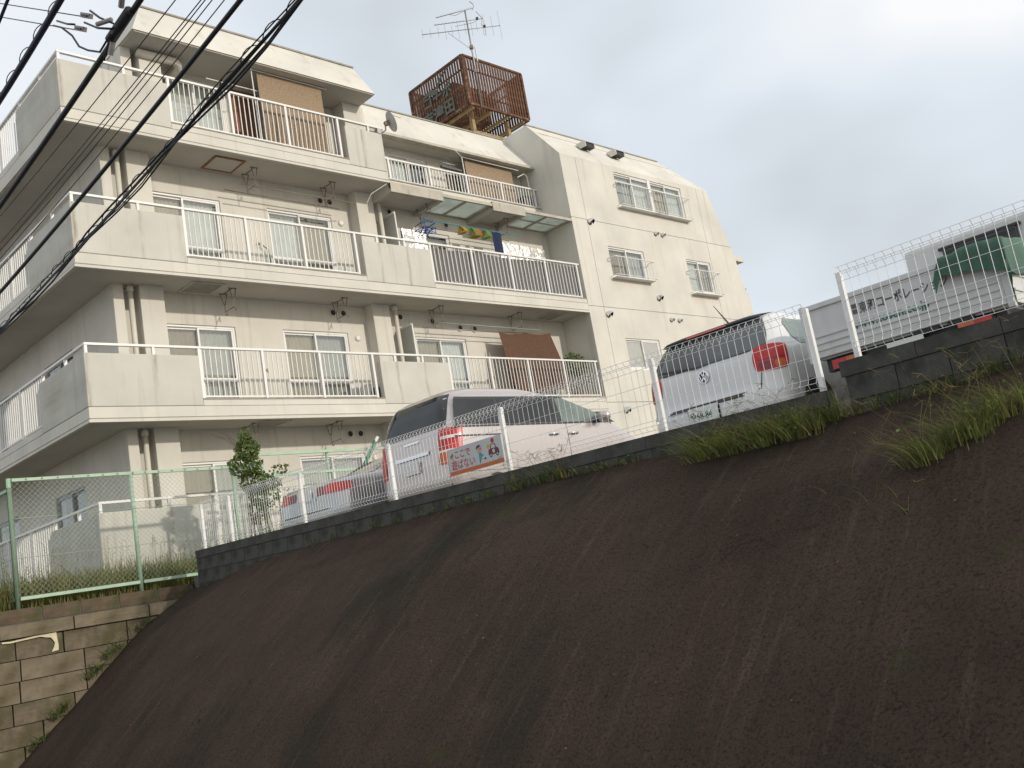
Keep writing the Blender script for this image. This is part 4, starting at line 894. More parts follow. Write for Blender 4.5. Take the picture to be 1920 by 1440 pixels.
# ------------------------------------------------------------------ green chain-link fences
def chain(label, pts, z0, z1, tops=True, step=.078, group='pale green chain-link fences', mid_rails=()):
    """posts at pts (x, y); rails and diamond wire between them"""
    root = thing('chain_link_fence', (pts[0][0], pts[0][1], z0), label, 'fence', group)
    for x, y in pts: MB().tube([(x, y, z0 - .08), (x, y, z1 + .03)], .032, 10).build('post', M['green'], root, smooth=True)
    for (xa, ya), (xb, yb) in zip(pts, pts[1:]):
        d = Vector((xb - xa, yb - ya, 0)); Ln = d.length; d.normalize(); A = lambda s_, z: (xa + d.x * s_, ya + d.y * s_ - .035, z)
        for z in (z0 + .06, z1) + tuple(mid_rails): MB().bar(A(0.03, z), A(Ln - .03, z), .04, .045).build('rail', M['green'], root)
        for z in (z0 + .62, z1 - .55): MB().tube([A(0, z), A(Ln, z)], .004, 4).build('tension_wire', M['wire'], root)
        q = MB(); H_ = z1 - z0 - .06; zb = z0 + .06; k = -H_
        while k < Ln:
            for sg_ in (1, -1):
                a0, a1 = max(0, k), min(Ln, k + H_)
                if a1 - a0 > .01:
                    za, zc = zb + (a0 - k), zb + (a1 - k)
                    if sg_ < 0: za, zc = zb + H_ - (a0 - k), zb + H_ - (a1 - k)
                    q.bar(A(a0, za), A(a1, zc), .0027)
            k += step
        kind(q.build('wire_mesh', M['wire'], root, fixn=False), 'stuff')
        q = MB()
        for i in range(1, 8): q.add([], []); q.box(A(Ln * i / 8, 0)[0] - .012, A(Ln * i / 8, 0)[0] + .012, A(Ln * i / 8, 0)[1] - .026, A(Ln * i / 8, 0)[1] - .021, z1 - .012, z1 + .012)
        kind(q.build('clip', M['hang'], root), 'stuff')
    return root
GY = 14.62
chain('pale green chain-link fence above the old block wall, carrying the ivy', [(4.58, GY), (6.33, GY), (8.06, GY), (8.62, GY)], .60, 2.33)
chain('low green chain-link fence running back from the corner post', [(4.58, GY), (4.58, 17.4), (4.58, 20.2), (4.58, 23)], .60, 2.20, step=.08)
f3 = thing('rail_fence', (10.2, 15.2, .6), 'green two-rail pipe fence behind the silver sedan', 'fence')
for x in (8.8, 10.35, 11.9, 13.4): MB().tube([(x, 15.2, .5), (x, 15.2, 2.66)], .03, 10).build('post', M['green'], f3, smooth=True)
for z in (2.62, 2.24): MB().bar((8.7, 15.165, z), (13.5, 15.165, z), .04, .05).build('rail', M['green'], f3)
lp = thing('leaning_pole', (11.0, 14.9, .6), 'dark green metal pole leaning up behind the sedan', 'pole')
MB().bar((10.75, 15.0, 1.9), (11.30, 14.9, 2.72), .06, .06).build('shaft', M['tgreen'], lp); MB().tube([(11.29, 14.9, 2.70), (11.36, 14.89, 2.80)], .032, 8).build('cap', M['white'], lp); MB().tube([(10.75, 15.0, .5), (10.75, 15.0, 1.92)], .03, 8).build('shaft_foot', M['tgreen'], lp)

# ------------------------------------------------------------------ plants
def leafq(q, c, s_, n_=None):
    n_ = n_ or Vector((rnd(-1, 1), rnd(-1, .3), rnd(-.2, 1))); n_.normalize(); u = n_.cross(Vector((rnd(-1, 1), rnd(-1, 1), rnd(-1, 1)))); u.normalize(); v_ = n_.cross(u); c = Vector(c)
    q.add([c - v_ * s_, c + u * s_ * .62 - v_ * s_ * .1 + n_ * s_ * .12, c + v_ * s_ * 1.1, c - u * s_ * .62 - v_ * s_ * .1 + n_ * s_ * .12], [(0, 1, 2, 3)])
def blade(q, base, h, lean, w_=.012, n=4, droop=.35):
    x, y, z = base; a = rnd(0, 6.283); sx, sy = math.cos(a) * w_, math.sin(a) * w_; vs = []; fs = []
    for i in range(n + 1):
        t_ = i / n; px = x + lean[0] * t_ ** 1.6; py = y + lean[1] * t_ ** 1.6; pz = z + h * (t_ - droop * t_ ** 3); k = (1 - t_ ** 1.4)
        vs += [(px - sx * k, py - sy * k, pz), (px + sx * k, py + sy * k, pz)] if i < n else [(px, py, pz)]
    for i in range(n - 1): fs.append((2 * i, 2 * i + 1, 2 * i + 3, 2 * i + 2))
    fs.append((2 * n - 2, 2 * n - 1, 2 * n)); q.add(vs, fs)
def clump(name, label, cat, spots, m_, group=None, knd=None, h=(.2, .45), n=60, spread=.12, lean=(0, 0), w_=.008, dry=.12, heads=0):
    root = thing(name, spots[0], label, cat, group)
    g_, d_, s_ = MB(), MB(), MB()
    for c in spots:
        for _ in range(int(n * 1.35)):
            r, a = abs(random.gauss(0, spread)), rnd(0, 6.283); b = (c[0] + r * math.cos(a), c[1] + r * math.sin(a), c[2] + (c[3] if len(c) > 3 else 0))
            hh = rnd(*h); ln = (lean[0] * hh + math.cos(a) * hh * rnd(.2, 1.3), lean[1] * hh + math.sin(a) * hh * rnd(.2, 1.3))
            blade(d_ if rnd(0, 1) < dry else g_, b, hh, ln, w_ * rnd(.4, 1.15), droop=rnd(.1, .75))
        for _ in range(heads):
            a = rnd(0, 6.283); hh = h[1] * rnd(1.0, 1.5); e_ = (c[0] + math.cos(a) * hh * .5, c[1] + math.sin(a) * hh * .5, c[2] + hh * .85)
            s_.tube([(c[0], c[1], c[2]), ((c[0] * 2 + e_[0]) / 3, (c[1] * 2 + e_[1]) / 3, c[2] + hh * .5), e_], .0014, 3)
            for _k in range(3):
                b_ = rnd(0, 6.283); s_.tube([e_, (e_[0] + math.cos(b_) * .06, e_[1] + math.sin(b_) * .06, e_[2] + rnd(-.03, .05))], .0018, 3)
    lv = MB()
    for c in spots:
        for _ in range(int(n * .35)):
            r, a = abs(random.gauss(0, spread)), rnd(0, 6.283); leafq(lv, (c[0] + r * math.cos(a), c[1] + r * math.sin(a), c[2] + rnd(.01, h[1] * .55)), rnd(.008, .022))
    kind(lv.build('weed_leaves', M['leaf'], root, fixn=False), 'stuff')
    kind(g_.build('blades', m_, root, fixn=False), 'stuff')
    if d_.v: kind(d_.build('dry_blades', M['dry'], root, fixn=False), 'stuff')
    if s_.v: kind(s_.build('seed_stalks', M['dry'], root, fixn=False), 'stuff')
    return root
E_ = lambda x, y, dz=0: (x, y, embank_at(x, y) + dz)
clump('grass_tuft', 'large grass tuft growing out of the brown embankment at the right', 'grass', [E_(6.14, 2.28), E_(6.18, 2.20), E_(6.08, 2.40), E_(6.24, 2.12), E_(6.30, 2.02), E_(6.36, 1.9), E_(6.05, 2.48)], M['grass'], 'grass tufts on the embankment', h=(.12, .40), n=70, spread=.085, lean=(-.3, .25), w_=.0055, dry=.16, heads=3)
clump('grass_tuft', 'thick bank of tall grass in front of the white hatchback', 'grass', [E_(6.93 - .08 * (i % 3), 3.45 + .10 * i) for i in range(13)], M['grass'], 'grass tufts on the embankment', h=(.10, .34), n=70, spread=.10, lean=(-.5, .3), w_=.006, dry=.2, heads=2)
clump('grass_tuft', 'thin trailing runners of dry grass below the large tuft', 'grass', [E_(5.85, 2.75), E_(5.7, 2.5), E_(6.0, 2.95), E_(6.45, 2.9), E_(6.6, 2.5)], M['grass2'], 'grass tufts on the embankment', h=(.08, .2), n=5, spread=.12, lean=(-.6, .5), w_=.004, dry=.5, heads=1)
clump('grass_tuft', 'sparse weeds along the raised wall end under the truck', 'grass', [E_(6.95, 1.9 + .15 * i) for i in range(11)], M['grass2'], 'grass tufts on the embankment', h=(.08, .24), n=24, spread=.09, lean=(-.3, .1), w_=.005, dry=.3, heads=2)
clump('grass_tuft', 'small weed clump at the wall foot just right of the warning sign', 'grass', [E_(6.95, 6.45), E_(6.95, 6.62), E_(6.94, 6.9), E_(6.95, 6.3)], M['grass2'], 'grass tufts on the embankment', h=(.10, .30), n=34, spread=.07, w_=.006, dry=.3, heads=5)
clump('grass_tuft', 'low dark weeds in the crease below the silver van', 'grass', [E_(6.96, 5.4 + .2 * i) for i in range(5)] + [E_(6.96, 7.3 + .35 * i) for i in range(4)], M['grass2'], 'grass tufts on the embankment', h=(.05, .15), n=22, spread=.08, w_=.006, dry=.25)
clump('grass_tuft', 'low dark weeds in the crease below the sedan', 'grass', [E_(6.97, 9.0 + .45 * i) for i in range(5)], M['grass2'], 'grass tufts on the embankment', h=(.05, .18), n=20, spread=.07, w_=.006, dry=.2)
clump('grass_verge', 'strip of yellow-green grass between the block wall and the parked cars', 'grass', [(7.28, 5.6 + .19 * i, wtop(9) - .16) for i in range(42)], M['grass'], h=(.10, .24), n=38, spread=.09, w_=.006, dry=.22, heads=0)
for i, (x, z, s_) in enumerate(((6.10, -.02, .7), (5.62, -.32, 1.0), (5.35, -.55, 1.0), (4.85, -.98, 1.1), (4.55, -1.32, .8))):
    lb = ['tiny fern tuft high on the joint of block wall and embankment', 'small weed tuft second from the top at the block wall edge', 'weed tuft halfway down the block wall edge', 'leafy weed tuft low on the block wall edge', 'weed tuft lowest on the block wall edge'][i]
    clump('weed_tuft', lb, 'weeds', [(x, 14.28, z - .02), (x + .12, 14.26, z + .06)], M['grass2'], 'weeds in the wall joint', h=(.08 * s_, .24 * s_), n=26, spread=.06, lean=(0, -.2), w_=.008, dry=.08)
q = MB(); d_ = MB()
for _ in range(11000):
    x, y = rnd(2.2, 8.9), rnd(14.66, 16.3); hh = rnd(.28, .80) * (1.25 if rnd(0, 1) < .2 else 1); blade(d_ if rnd(0, 1) < .3 else q, (x, y, .52), hh, (rnd(-.22, .22), rnd(-.22, .22)), .006, 3)
ys_ = thing('yard_grass', (5.5, 15.4, .46), 'unmown yellow-green grass between the green fence and the building', 'grass'); kind(q.build('blades', M['grass'], ys_, fixn=False), 'stuff'); kind(d_.build('dry_blades', M['dry'], ys_, fixn=False), 'stuff')
kind(ys_, 'stuff')
st = MB()
for _ in range(110):
    x, y = rnd(4.6, 8.6), rnd(15.0, 16.2); hh = rnd(.55, 1.0); e_ = (x + rnd(-.12, .12), y, .45 + hh); st.tube([(x, y, .45), e_], .0025, 3)
    for k in range(4): st.tube([(e_[0], e_[1], e_[2] - k * .05), (e_[0] + rnd(-.05, .05), e_[1] + rnd(-.03, .03), e_[2] - k * .05 + .03)], .0032, 3)
kind(st.build('seed_stalks', M['dry'], ys_, fixn=False), 'stuff')

iv = thing('ivy', (8.35, 14.6, .6), 'leafy green ivy bush climbing the green fence post', 'ivy')
lf, ly = MB(), MB()
for cx, cy, cz, rx_, rz_, n in ((8.36, 14.6, 2.62, .22, .22, 420), (8.28, 14.58, 2.35, .33, .22, 520), (8.42, 14.58, 2.05, .30, .22, 380), (8.55, 14.56, 1.80, .32, .20, 260), (8.75, 14.6, 2.02, .22, .12, 130), (8.98, 14.62, 2.25, .22, .09, 70), (8.42, 14.6, 1.55, .15, .25, 160), (8.36, 14.6, 2.86, .10, .12, 70)):
    for _ in range(n):
        a, b, r = rnd(0, 6.283), rnd(-1, 1), rnd(.35, 1) ** .5; k = math.sqrt(1 - b * b)
        leafq(lf if rnd(0, 1) < .93 else ly, (cx + rx_ * r * k * math.cos(a), cy + .20 * r * k * math.sin(a), cz + rz_ * r * b), rnd(.022, .045))
for _ in range(16):
    x, z = rnd(8.5, 9.5), rnd(1.5, 2.2); pts = [(x, 14.6, z)]
    for k in range(6): pts.append((pts[-1][0] + rnd(-.07, .07), 14.6 + rnd(-.03, .03), pts[-1][2] - rnd(.06, .16)))
    lf_t = MB(); 
    for p_ in pts[1:]:
        for _k in range(3): leafq(ly if rnd(0, 1) < .5 else lf, (p_[0] + rnd(-.05, .05), p_[1], p_[2] + rnd(-.05, .05)), rnd(.014, .028))
kind(lf.build('leaves', M['leaf'], iv, fixn=False), 'stuff'); kind(ly.build('yellow_leaves', M['leafy'], iv, fixn=False), 'stuff')
q = MB()
for k in range(7): q.tube([(8.2 + .09 * k, 14.6, .5), (8.25 + .07 * k, 14.58, 1.2), (8.3 + .04 * k + rnd(-.1, .1), 14.6, 1.9), (8.3 + rnd(-.15, .2), 14.6, 2.6)], .008, 5)
for k in range(5): q.tube([(8.35, 14.6, 2.5), (8.2 - .12 * k * rnd(.3, 1), 14.58, 2.75 + rnd(-.1, .1)), (8.1 - .1 * k, 14.55, 2.85 + rnd(-.1, .1))], .003, 4)
q.build('stems', M['twig'], iv)
sp2 = thing('shrub', (12.9, 8.2, .64), 'straggly shrub with pale leaves in front of the van bonnet', 'shrub')
q, t_ = MB(), MB()
for k in range(9):
    a = rnd(0, 6.283); e_ = (13.0 + math.cos(a) * .25, 8.2 + math.sin(a) * .3, 1.5 + rnd(0, .35)); t_.tube([(13.0, 8.2, .6), ((13.0 + e_[0]) / 2, (8.2 + e_[1]) / 2, 1.2), e_], .006, 4)
    for _ in range(14): leafq(q, (e_[0] + rnd(-.1, .1), e_[1] + rnd(-.1, .1), e_[2] + rnd(-.35, .05)), rnd(.02, .035))
kind(q.build('leaves', M['leafy'], sp2, fixn=False), 'stuff'); t_.build('stems', M['twig'], sp2)
pp = thing('potted_shrub', (19.85, 16.85, R_[2] - 1.1), 'dark green potted shrub on the second-floor balcony next to the tower', 'plant')
q = MB()
for _ in range(520):
    a, b, r = rnd(0, 6.283), rnd(-1, 1), rnd(.3, 1) ** .5; k = math.sqrt(1 - b * b); leafq(q, (19.85 + .40 * r * k * math.cos(a), 16.82 + .28 * r * k * math.sin(a), R_[2] + .0 + .36 * r * b), rnd(.025, .045))
kind(q.build('leaves', M['leaf'], pp, fixn=False), 'stuff'); MB().lathe([(.12, 0), (.17, .28), (.18, .30), (.16, .30)], (19.85, 16.85, R_[2] - 1.1), 'z', 14).build('pot', M['rustfr'], pp); MB().tube([(19.85, 16.85, R_[2] - .85), (19.85, 16.83, R_[2] - .1)], .018, 6).build('stem', M['twig'], pp)

# ------------------------------------------------------------------ roof: slatted sign box, aerial, dish
bx0, bx1, by0, by1, bz0, bz1 = 21.40, 24.20, 20.5, 23.3, 14.93, 16.69
sb = thing('rooftop_sign_box', (22.8, 21.9, 12.46), 'rusty slatted steel sign box standing on posts on the roof', 'sign box')
fr = MB()
for z in (bz0, bz1):
    for a, b in (((bx0, by0), (bx1, by0)), ((bx1, by0), (bx1, by1)), ((bx1, by1), (bx0, by1)), ((bx0, by1), (bx0, by0))): fr.bar((*a, z), (*b, z), .09, .07)
for x in (bx0, bx1):
    for y in (by0, by1): fr.bar((x, y, bz0), (x, y, bz1), .09, .09)
fr.build('frame', M['rust'], sb)
slm = MB().box(-.036, .036, -.016, .016, 0, bz1 - bz0 - .07).mesh('slat', M['rust']); n = 22
for i in range(1, n):
    t_ = i / n
    for y in (by0, by1): inst(slm, 'slat', sb, (bx0 + (bx1 - bx0) * t_, y, bz0 + .035), (0, 0, rnd(-.08, .08)))
    for x in (bx0, bx1): inst(slm, 'slat', sb, (x, by0 + (by1 - by0) * t_, bz0 + .035), (0, 0, math.pi / 2 + rnd(-.08, .08)))
for y, s_ in ((by0, 1), (by1, -1)):
    for z in (15.35, 16.25): MB().bar((bx0 + .05, y + .04 * s_, z), (bx1 - .05, y + .04 * s_, z), .04, .04).build('cross_rail', M['rust'], sb)
for x, s_ in ((bx0, 1), (bx1, -1)):
    for z in (15.35, 16.25): MB().bar((x + .04 * s_, by0 + .05, z), (x + .04 * s_, by1 - .05, z), .04, .04).build('cross_rail', M['rust'], sb)
tank = MB().box(bx0 + .30, bx1 - .9, by0 + .9, by1 - .35, bz0 + .1, bz1 - .45).build('inner_panel', M['rust'], sb)
legs = [(21.95, 21.05), (23.65, 21.05), (23.65, 22.75), (21.95, 22.75)]
for x, y in legs: MB().bar((x, y, 12.44), (x, y, bz0 + .05), .13, .13).build('leg', M['rusty'], sb)
for a, b in zip(legs, legs[1:] + legs[:1]):
    for z in (13.35, 14.3): MB().bar((*a, z), (*b, z), .07, .07).build('cross_beam', M['rusty'], sb)
    MB().bar((*a, 12.6), (*b, 14.2), .03, .03).build('brace', M['rusty'], sb); MB().bar((*a, 14.2), (*b, 12.6), .03, .03).build('brace', M['rusty'], sb)
for x in (21.6, 22.4, 23.2, 24.0): MB().bar((x, by0 + .05, bz0 - .06), (x, by1 - .05, bz0 - .06), .08, .08).build('floor_beam', M['rusty'], sb)
LF = lambda a, b: (bx0 - .06, by1 - a, bz0 + b)
text('コーポ', 'lettering', M['verd'], sb, .50, lambda a, b: LF(.62 + a, .74 + b), 1.02, .02); text('吉津田', 'lettering', M['verd'], sb, .56, lambda a, b: LF(.50 + a, .12 + b), 1.0, .02)
def sw(pts): MB().prism([(by1 - a, bz0 + b) for a, b in pts], 'x', bx0 - .075, bx0 - .05).build('bird_emblem', M['verd'], sb)
sw([(.62, 1.10), (.80, 1.23), (1.05, 1.28), (1.30, 1.22), (1.42, 1.10), (1.30, 1.02), (1.02, 1.14), (.80, 1.15)]); sw([(1.36, 1.02), (1.43, 1.20), (1.56, 1.40), (1.78, 1.57), (2.05, 1.62), (1.76, 1.47), (1.58, 1.28), (1.46, 1.06), (1.38, .78), (1.32, .80)])
# television aerial clamped to the box
ta = thing('television_aerial', (22.05, 20.5, 16.2), 'three-boom television aerial on a mast above the slatted sign box', 'aerial')
mx_, my_ = 21.85, 20.40; ta.location = (mx_, my_, 14.9)
MB().tube([(mx_, my_, 14.9), (mx_, my_, 18.42)], .028, 8).build('mast', M['steel'], ta, smooth=True)
for z in (16.15, 17.05): MB().box(mx_ - .06, mx_ + .06, my_ - .06, my_ + .08, z - .05, z + .05).build('clamp', M['hang'], ta)
MB().tube([(mx_ + .12, my_, 16.5), (mx_ + .12, my_, 17.05)], .02, 6).build('stub_mast', M['steel'], ta)
def yagi(z, a, b, tilt_, els, r=.013):
    q = MB().tube([(mx_ + a, my_ - .03, z + tilt_ * a), (mx_ + b, my_ - .03, z + tilt_ * b)], r, 6).build('boom', M['steel'], ta, smooth=True)
    for x, l_, up in els:
        zz = z + tilt_ * x + .02
        MB().tube([(mx_ + x, my_ - .03, zz - l_ * up), (mx_ + x, my_ - .03, zz + l_)], .006, 5).build('element', M['steel'], q)
yagi(17.70, -1.58, 1.10, .0, [(-1.56, .17, 1), (-1.29, .18, 1), (-1.02, .20, .9), (-.78, .30, 1), (-.55, .22, 1), (-.34, .34, 1), (-.10, .24, .8), (.12, .30, 1), (.30, .22, .6), (.56, .46, .7), (.82, .36, 1), (1.08, .54, 1)])
yagi(18.02, -1.12, .56, .02, [(-1.08 + .12 * i, .03, 1) for i in range(13)]); yagi(18.42, -1.02, .30, .16, [(-1.0 + .075 * i, .035, .6) for i in range(17)])
MB().tube([(mx_ + .20, my_ - .03, 18.72), (mx_ + .30, my_ - .03, 18.62), (mx_ + .32, my_ - .03, 18.50), (mx_ + .24, my_ - .03, 18.38)], .014, 5).build('reflector', M['steel'], ta)
MB().tube([(mx_ + .36, my_ - .03, 18.32), (mx_ + .54, my_ - .03, 18.04), (mx_ + .46, my_ - .03, 17.78)], .012, 5).build('reflector', M['steel'], ta)
MB().tube([(mx_ + .50, my_ - .03, 17.95), (mx_ + .50, my_ - .03, 17.42), (mx_ + .57, my_ - .03, 17.42), (mx_ + .57, my_ - .03, 17.95)], .008, 5).build('dipole', M['steel'], ta)
for x, z in ((.36, 18.04), (.56, 17.72)): MB().box(mx_ + x - .04, mx_ + x + .04, my_ - .06, my_, z - .02, z + .06).build('junction_box', M['trim'], ta)
MB().tube([(mx_ - .70, my_ - .03, 17.66), (mx_, my_, 16.95)], .008, 5).build('stay', M['steel'], ta); MB().tube([(mx_ - .55, my_ - .03, 18.32), (mx_ - .35, my_ - .03, 18.26), (mx_, my_, 18.42), (mx_ + .12, my_ - .03, 18.44)], .008, 5).build('stay', M['steel'], ta); MB().tube([(mx_ - .42, my_ - .03, 17.86), (mx_ + .2, my_ - .03, 17.92), (mx_ + .36, my_ - .03, 18.0)], .008, 5).build('stay', M['steel'], ta)
ta.rotation_euler.z = -math.radians(40)
ds = thing('satellite_dish', (13.9, 16.38, R_[4] - .05), 'grey satellite dish clamped to the end of the top-floor handrail', 'satellite dish')
# dish faces right and up, its back half-seen from below
dc = Vector((14.16, 16.32, 10.72)); ax = Vector((.86, -.36, .36)).normalized(); u = ax.cross(Vector((0, 0, 1))).normalized(); v_ = ax.cross(u); G = []
for i in range(7):
    r = .235 * i / 6; G.append([dc + u * r * math.cos(2 * math.pi * k / 24) + v_ * r * 1.08 * math.sin(2 * math.pi * k / 24) + ax * (r * r * 1.1) for k in range(25)])
q = MB().grid(G); G2 = [[p + ax * .012 for p in r] for r in G]; q.grid(G2); q.build('reflector', M['dish'], ds, smooth=True, fixn=False)
MB().bar(dc - ax * .0, dc - ax * .12, .10, .10).build('mount', M['hang'], ds); MB().tube([dc - ax * .10, dc - ax * .12 - Vector((0, 0, .16)), (13.98, 16.38, 10.46), (13.86, 16.41, 10.46)], .02, 7).build('arm', M['hang'], ds); MB().tube([dc - v_ * .24 + ax * .06, dc + ax * .34], .010, 5).build('feed_arm', M['dish'], ds)
MB().box(13.80, 13.92, 16.36, 16.47, 10.40, 10.52).build('clamp', M['steel'], ds)

# ------------------------------------------------------------------ things on the balconies
def sheet(name, label, cat, m_, f, nu, nv, group=None, smooth=True, thick=.006):
    G = [[Vector(f(i / nu, j / nv)) for i in range(nu + 1)] for j in range(nv + 1)]
    q = MB().grid(G); q.grid([[p + Vector((0, thick, 0)) for p in r] for r in G])
    return tag(q.build(name, m_, origin=tuple(G[0][0]), smooth=smooth, fixn=False), label, cat, group)
def blind(label, x0, x1, y0, z1, z0, dx, dy):
    root = thing('bamboo_blind', ((x0 + x1) / 2, y0, z0), label, 'blind', 'bamboo blinds on the top floor'); n = int((z1 - z0) / .026)
    q = MB()
    for i in range(n):
        t_ = i / n; z = z1 - (z1 - z0) * t_; y = y0 + dy * t_ + .008 * math.sin(t_ * 9); q.box(x0 + dx * t_, x1 + dx * t_, y - .004, y + .004, z - .0245, z)
    kind(q.build('slat_sheet', M['bamboo'], root, fixn=False), 'stuff')
    for k in (): MB().bar((x0 + (x1 - x0) * (.1 + .27 * k), y0 - .008, z1), (x0 + dx + (x1 - x0) * (.1 + .27 * k), y0 + dy - .008, z0), .008).build('cord', M['dry'], root)
    MB().bar((x0 - .18, y0, z1 + .03), (x1 + .12, y0, z1 + .03), .022).build('top_pole', M['hang'], root)
    return root
blind('large bamboo blind hanging under the left roof on the top floor', 10.86, 12.52, 16.62, 11.34, 9.62, .10, .12)
blind('short bamboo blind with a tear, behind the set-back top railing', 17.78, 19.60, 17.62, 10.98, 9.88, .04, .03)
pz = thing('drying_frame', (10.75, 16.6, 9.5), 'thin white pole frame holding up the large bamboo blind', 'pole'); MB().tube([(10.74, 16.60, 9.48), (10.72, 16.60, 11.40)], .014, 6).build('upright', M['whitem'], pz); MB().tube([(10.70, 16.60, 11.37), (12.66, 16.60, 11.36)], .012, 6).build('crossbar', M['whitem'], pz); MB().tube([(9.7, 16.75, 10.98), (11.1, 16.72, 10.95)], .012, 6).build('clothes_bar', M['whitem'], pz)
pz = thing('drying_frame', (17.7, 17.5, 9.86), 'white pole frame with hanging rings beside the short blind', 'pole'); MB().tube([(17.62, 17.52, 9.86), (17.60, 17.52, 11.0)], .016, 6).build('upright', M['whitem'], pz); MB().tube([(17.2, 17.3, 11.0), (17.6, 17.52, 11.0), (19.8, 17.52, 10.98)], .014, 6).build('crossbar', M['whitem'], pz)
MB().tube([(17.1 + .26 * math.cos(a), 17.6 + .12 * math.sin(a), 10.75 + .08 * math.sin(a)) for a in [i * .524 for i in range(12)]], .01, 5, closed=True).build('hanging_ring', M['steel'], pz); MB().bar((16.85, 17.6, 10.62), (17.55, 17.6, 10.60), .09, .05).build('tray', M['tgrey'], pz)
for s_ in (-.2, 0, .2): MB().tube([(17.1 + s_, 17.6, 10.75), (17.1, 17.6, 11.0)], .005, 4).build('cord', M['steel'], pz)
pz = thing('drying_frame', (20.1, 17.5, 9.86), 'white bent pole at the tower end of the set-back top balcony', 'pole'); MB().tube([(20.18, 17.52, 9.86), (20.12, 17.52, 10.85), (20.05, 17.55, 10.93), (19.8, 17.6, 10.80)], .016, 6).build('upright', M['whitem'], pz)
bx_ = thing('storage_box', (20.1, 17.7, 9.83), 'dark storage box at the tower end of the set-back top balcony', 'box')
MB().hexa([(19.93, 17.57, 9.84), (20.27, 17.57, 9.84), (20.27, 17.97, 9.84), (19.93, 17.97, 9.84)], [(19.90, 17.55, 10.18), (20.30, 17.55, 10.18), (20.30, 17.99, 10.18), (19.90, 17.99, 10.18)]).build('body', M['tgrey'], bx_, bevel=.015); MB().box(19.885, 20.315, 17.535, 17.995, 10.182, 10.235).build('lid', M['trim'], bx_, bevel=.015); MB().box(20.06, 20.14, 17.52, 17.534, 10.13, 10.20).build('latch', M['steel'], bx_)
def pole(label, x0, x1, y, z, m_='hang', dz=0): return tag(MB().tube([(x0, y, z), (x1, y, z + dz)], .012, 7).build('clothes_pole', M[m_], origin=((x0 + x1) / 2, y, z), smooth=True), label, 'clothes pole', 'clothes poles on brackets')
pole('front one of two bare clothes poles on the third floor, left flat', 10.25, 13.15, 16.79, 8.70, 'hang', -.02); pole('rear one of two bare clothes poles on the third floor, left flat', 10.05, 12.95, 17.17, 8.69, 'hang', -.02)
pole('pale green clothes pole above the second-floor right balcony, front one', 15.15, 18.7, 16.79, 5.90, 'lime' if False else 'wire', -.02); pole('grey clothes pole above the second-floor right balcony, rear one', 14.9, 18.4, 17.17, 5.89, 'steel', -.02)
pole('teal clothes pole with coloured clips on the third floor', 15.1, 18.6, 16.79, 8.56, 'teal', -.02); pole('plain clothes pole behind the coloured clips on the third floor', 15.3, 18.5, 17.17, 8.55, 'hang', -.02)
lh = thing('laundry_hanger', (15.2, 16.79, 8.2), 'blue plastic laundry hanger frame full of pegs on the third floor', 'laundry hanger')
q = MB()
for z in (8.30, 8.42): q.tube([(15.02, 16.6, z), (15.38, 16.6, z), (15.38, 16.98, z), (15.02, 16.98, z)], .014, 5, closed=True)
for k in range(5): q.bar((15.02 + .09 * k, 16.6, 8.30), (15.02 + .09 * k, 16.98, 8.30), .012)
q.build('frame', M['blue'], lh)
for k in range(14): MB().bar((15.02 + .36 * rnd(0, 1), 16.6 + .38 * rnd(0, 1), 8.30), (15.02 + .36 * rnd(0, 1), 16.6 + .38 * rnd(0, 1), 8.15), .02, .012).build('peg', M['blue'], lh)
for a, b in ((15.04, 16.62), (15.36, 16.62), (15.36, 16.96), (15.04, 16.96)): MB().tube([(a, b, 8.42), (15.2, 16.79, 8.58)], .006, 4).build('cord', M['blue'], lh)
MB().tube([(15.2, 16.79, 8.56), (15.2, 16.79, 8.62), (15.2, 16.76, 8.63)], .008, 5).build('hook', M['blue'], lh)
for i, (x, m_, nm, h_) in enumerate(((16.43, 'yellow', 'yellow', .20), (16.80, 'lime', 'lime green, nearer the yellow', .26), (16.92, 'orange', 'orange', .26), (17.26, 'lime', 'lime green, nearer the navy cloth', .24))):
    r = thing('clothes_hanger', (x, 16.79, 8.2), 'small %s plastic hanger set on the teal clothes pole' % nm if 'near' not in nm else 'small lime green plastic hanger set %s' % ('between the yellow and orange ones' if i == 1 else 'beside the navy cloth'), 'hanger', 'coloured hangers on the teal pole')
    for k in range(4):
        d = .035 * (k - 1.5); q = MB(); zt = 8.545; q.tube([(x + d, 16.79, zt), (x + d + .01, 16.70, zt - .08), (x + d + rnd(-.02, .02), 16.62, zt - h_), (x + d, 16.92, zt - h_ * .9), (x + d, 16.86, zt - .08)], .012, 5, closed=True); q.build('hanger_arm', M[m_], r, smooth=True)
sheet('towel', 'navy blue patterned cloth hung at the end of the teal clothes pole', 'cloth', M['navy'], lambda u_, v_: (17.50 + .33 * u_, 16.79 + .015 * math.sin(u_ * 9), 8.53 - .62 * v_), 8, 6)
crk = lambda a, b: .02 * mn.noise(Vector((a * 9, b * 9, 1))) + .012 * mn.noise(Vector((a * 25, b * 25, 4)))
sheet('insulation_sheet', 'crumpled silver insulation sheet on the left third-floor window near the blue hanger', 'sheet', M['silver'], lambda u_, v_: (14.93 + .78 * u_, 17.37 + crk(u_ * .8, v_ * 1.5), 8.52 - 1.5 * v_), 26, 34, 'silver sheets over the windows')
sheet('insulation_sheet', 'long crumpled silver insulation sheet on the third-floor window next to the tower', 'sheet', M['silver'], lambda u_, v_: (18.28 + 1.86 * u_, 17.37 + crk(u_ * 1.8, 3 + v_ * 1.5), 8.56 - .04 * u_ - 1.5 * v_), 40, 34, 'silver sheets over the windows')
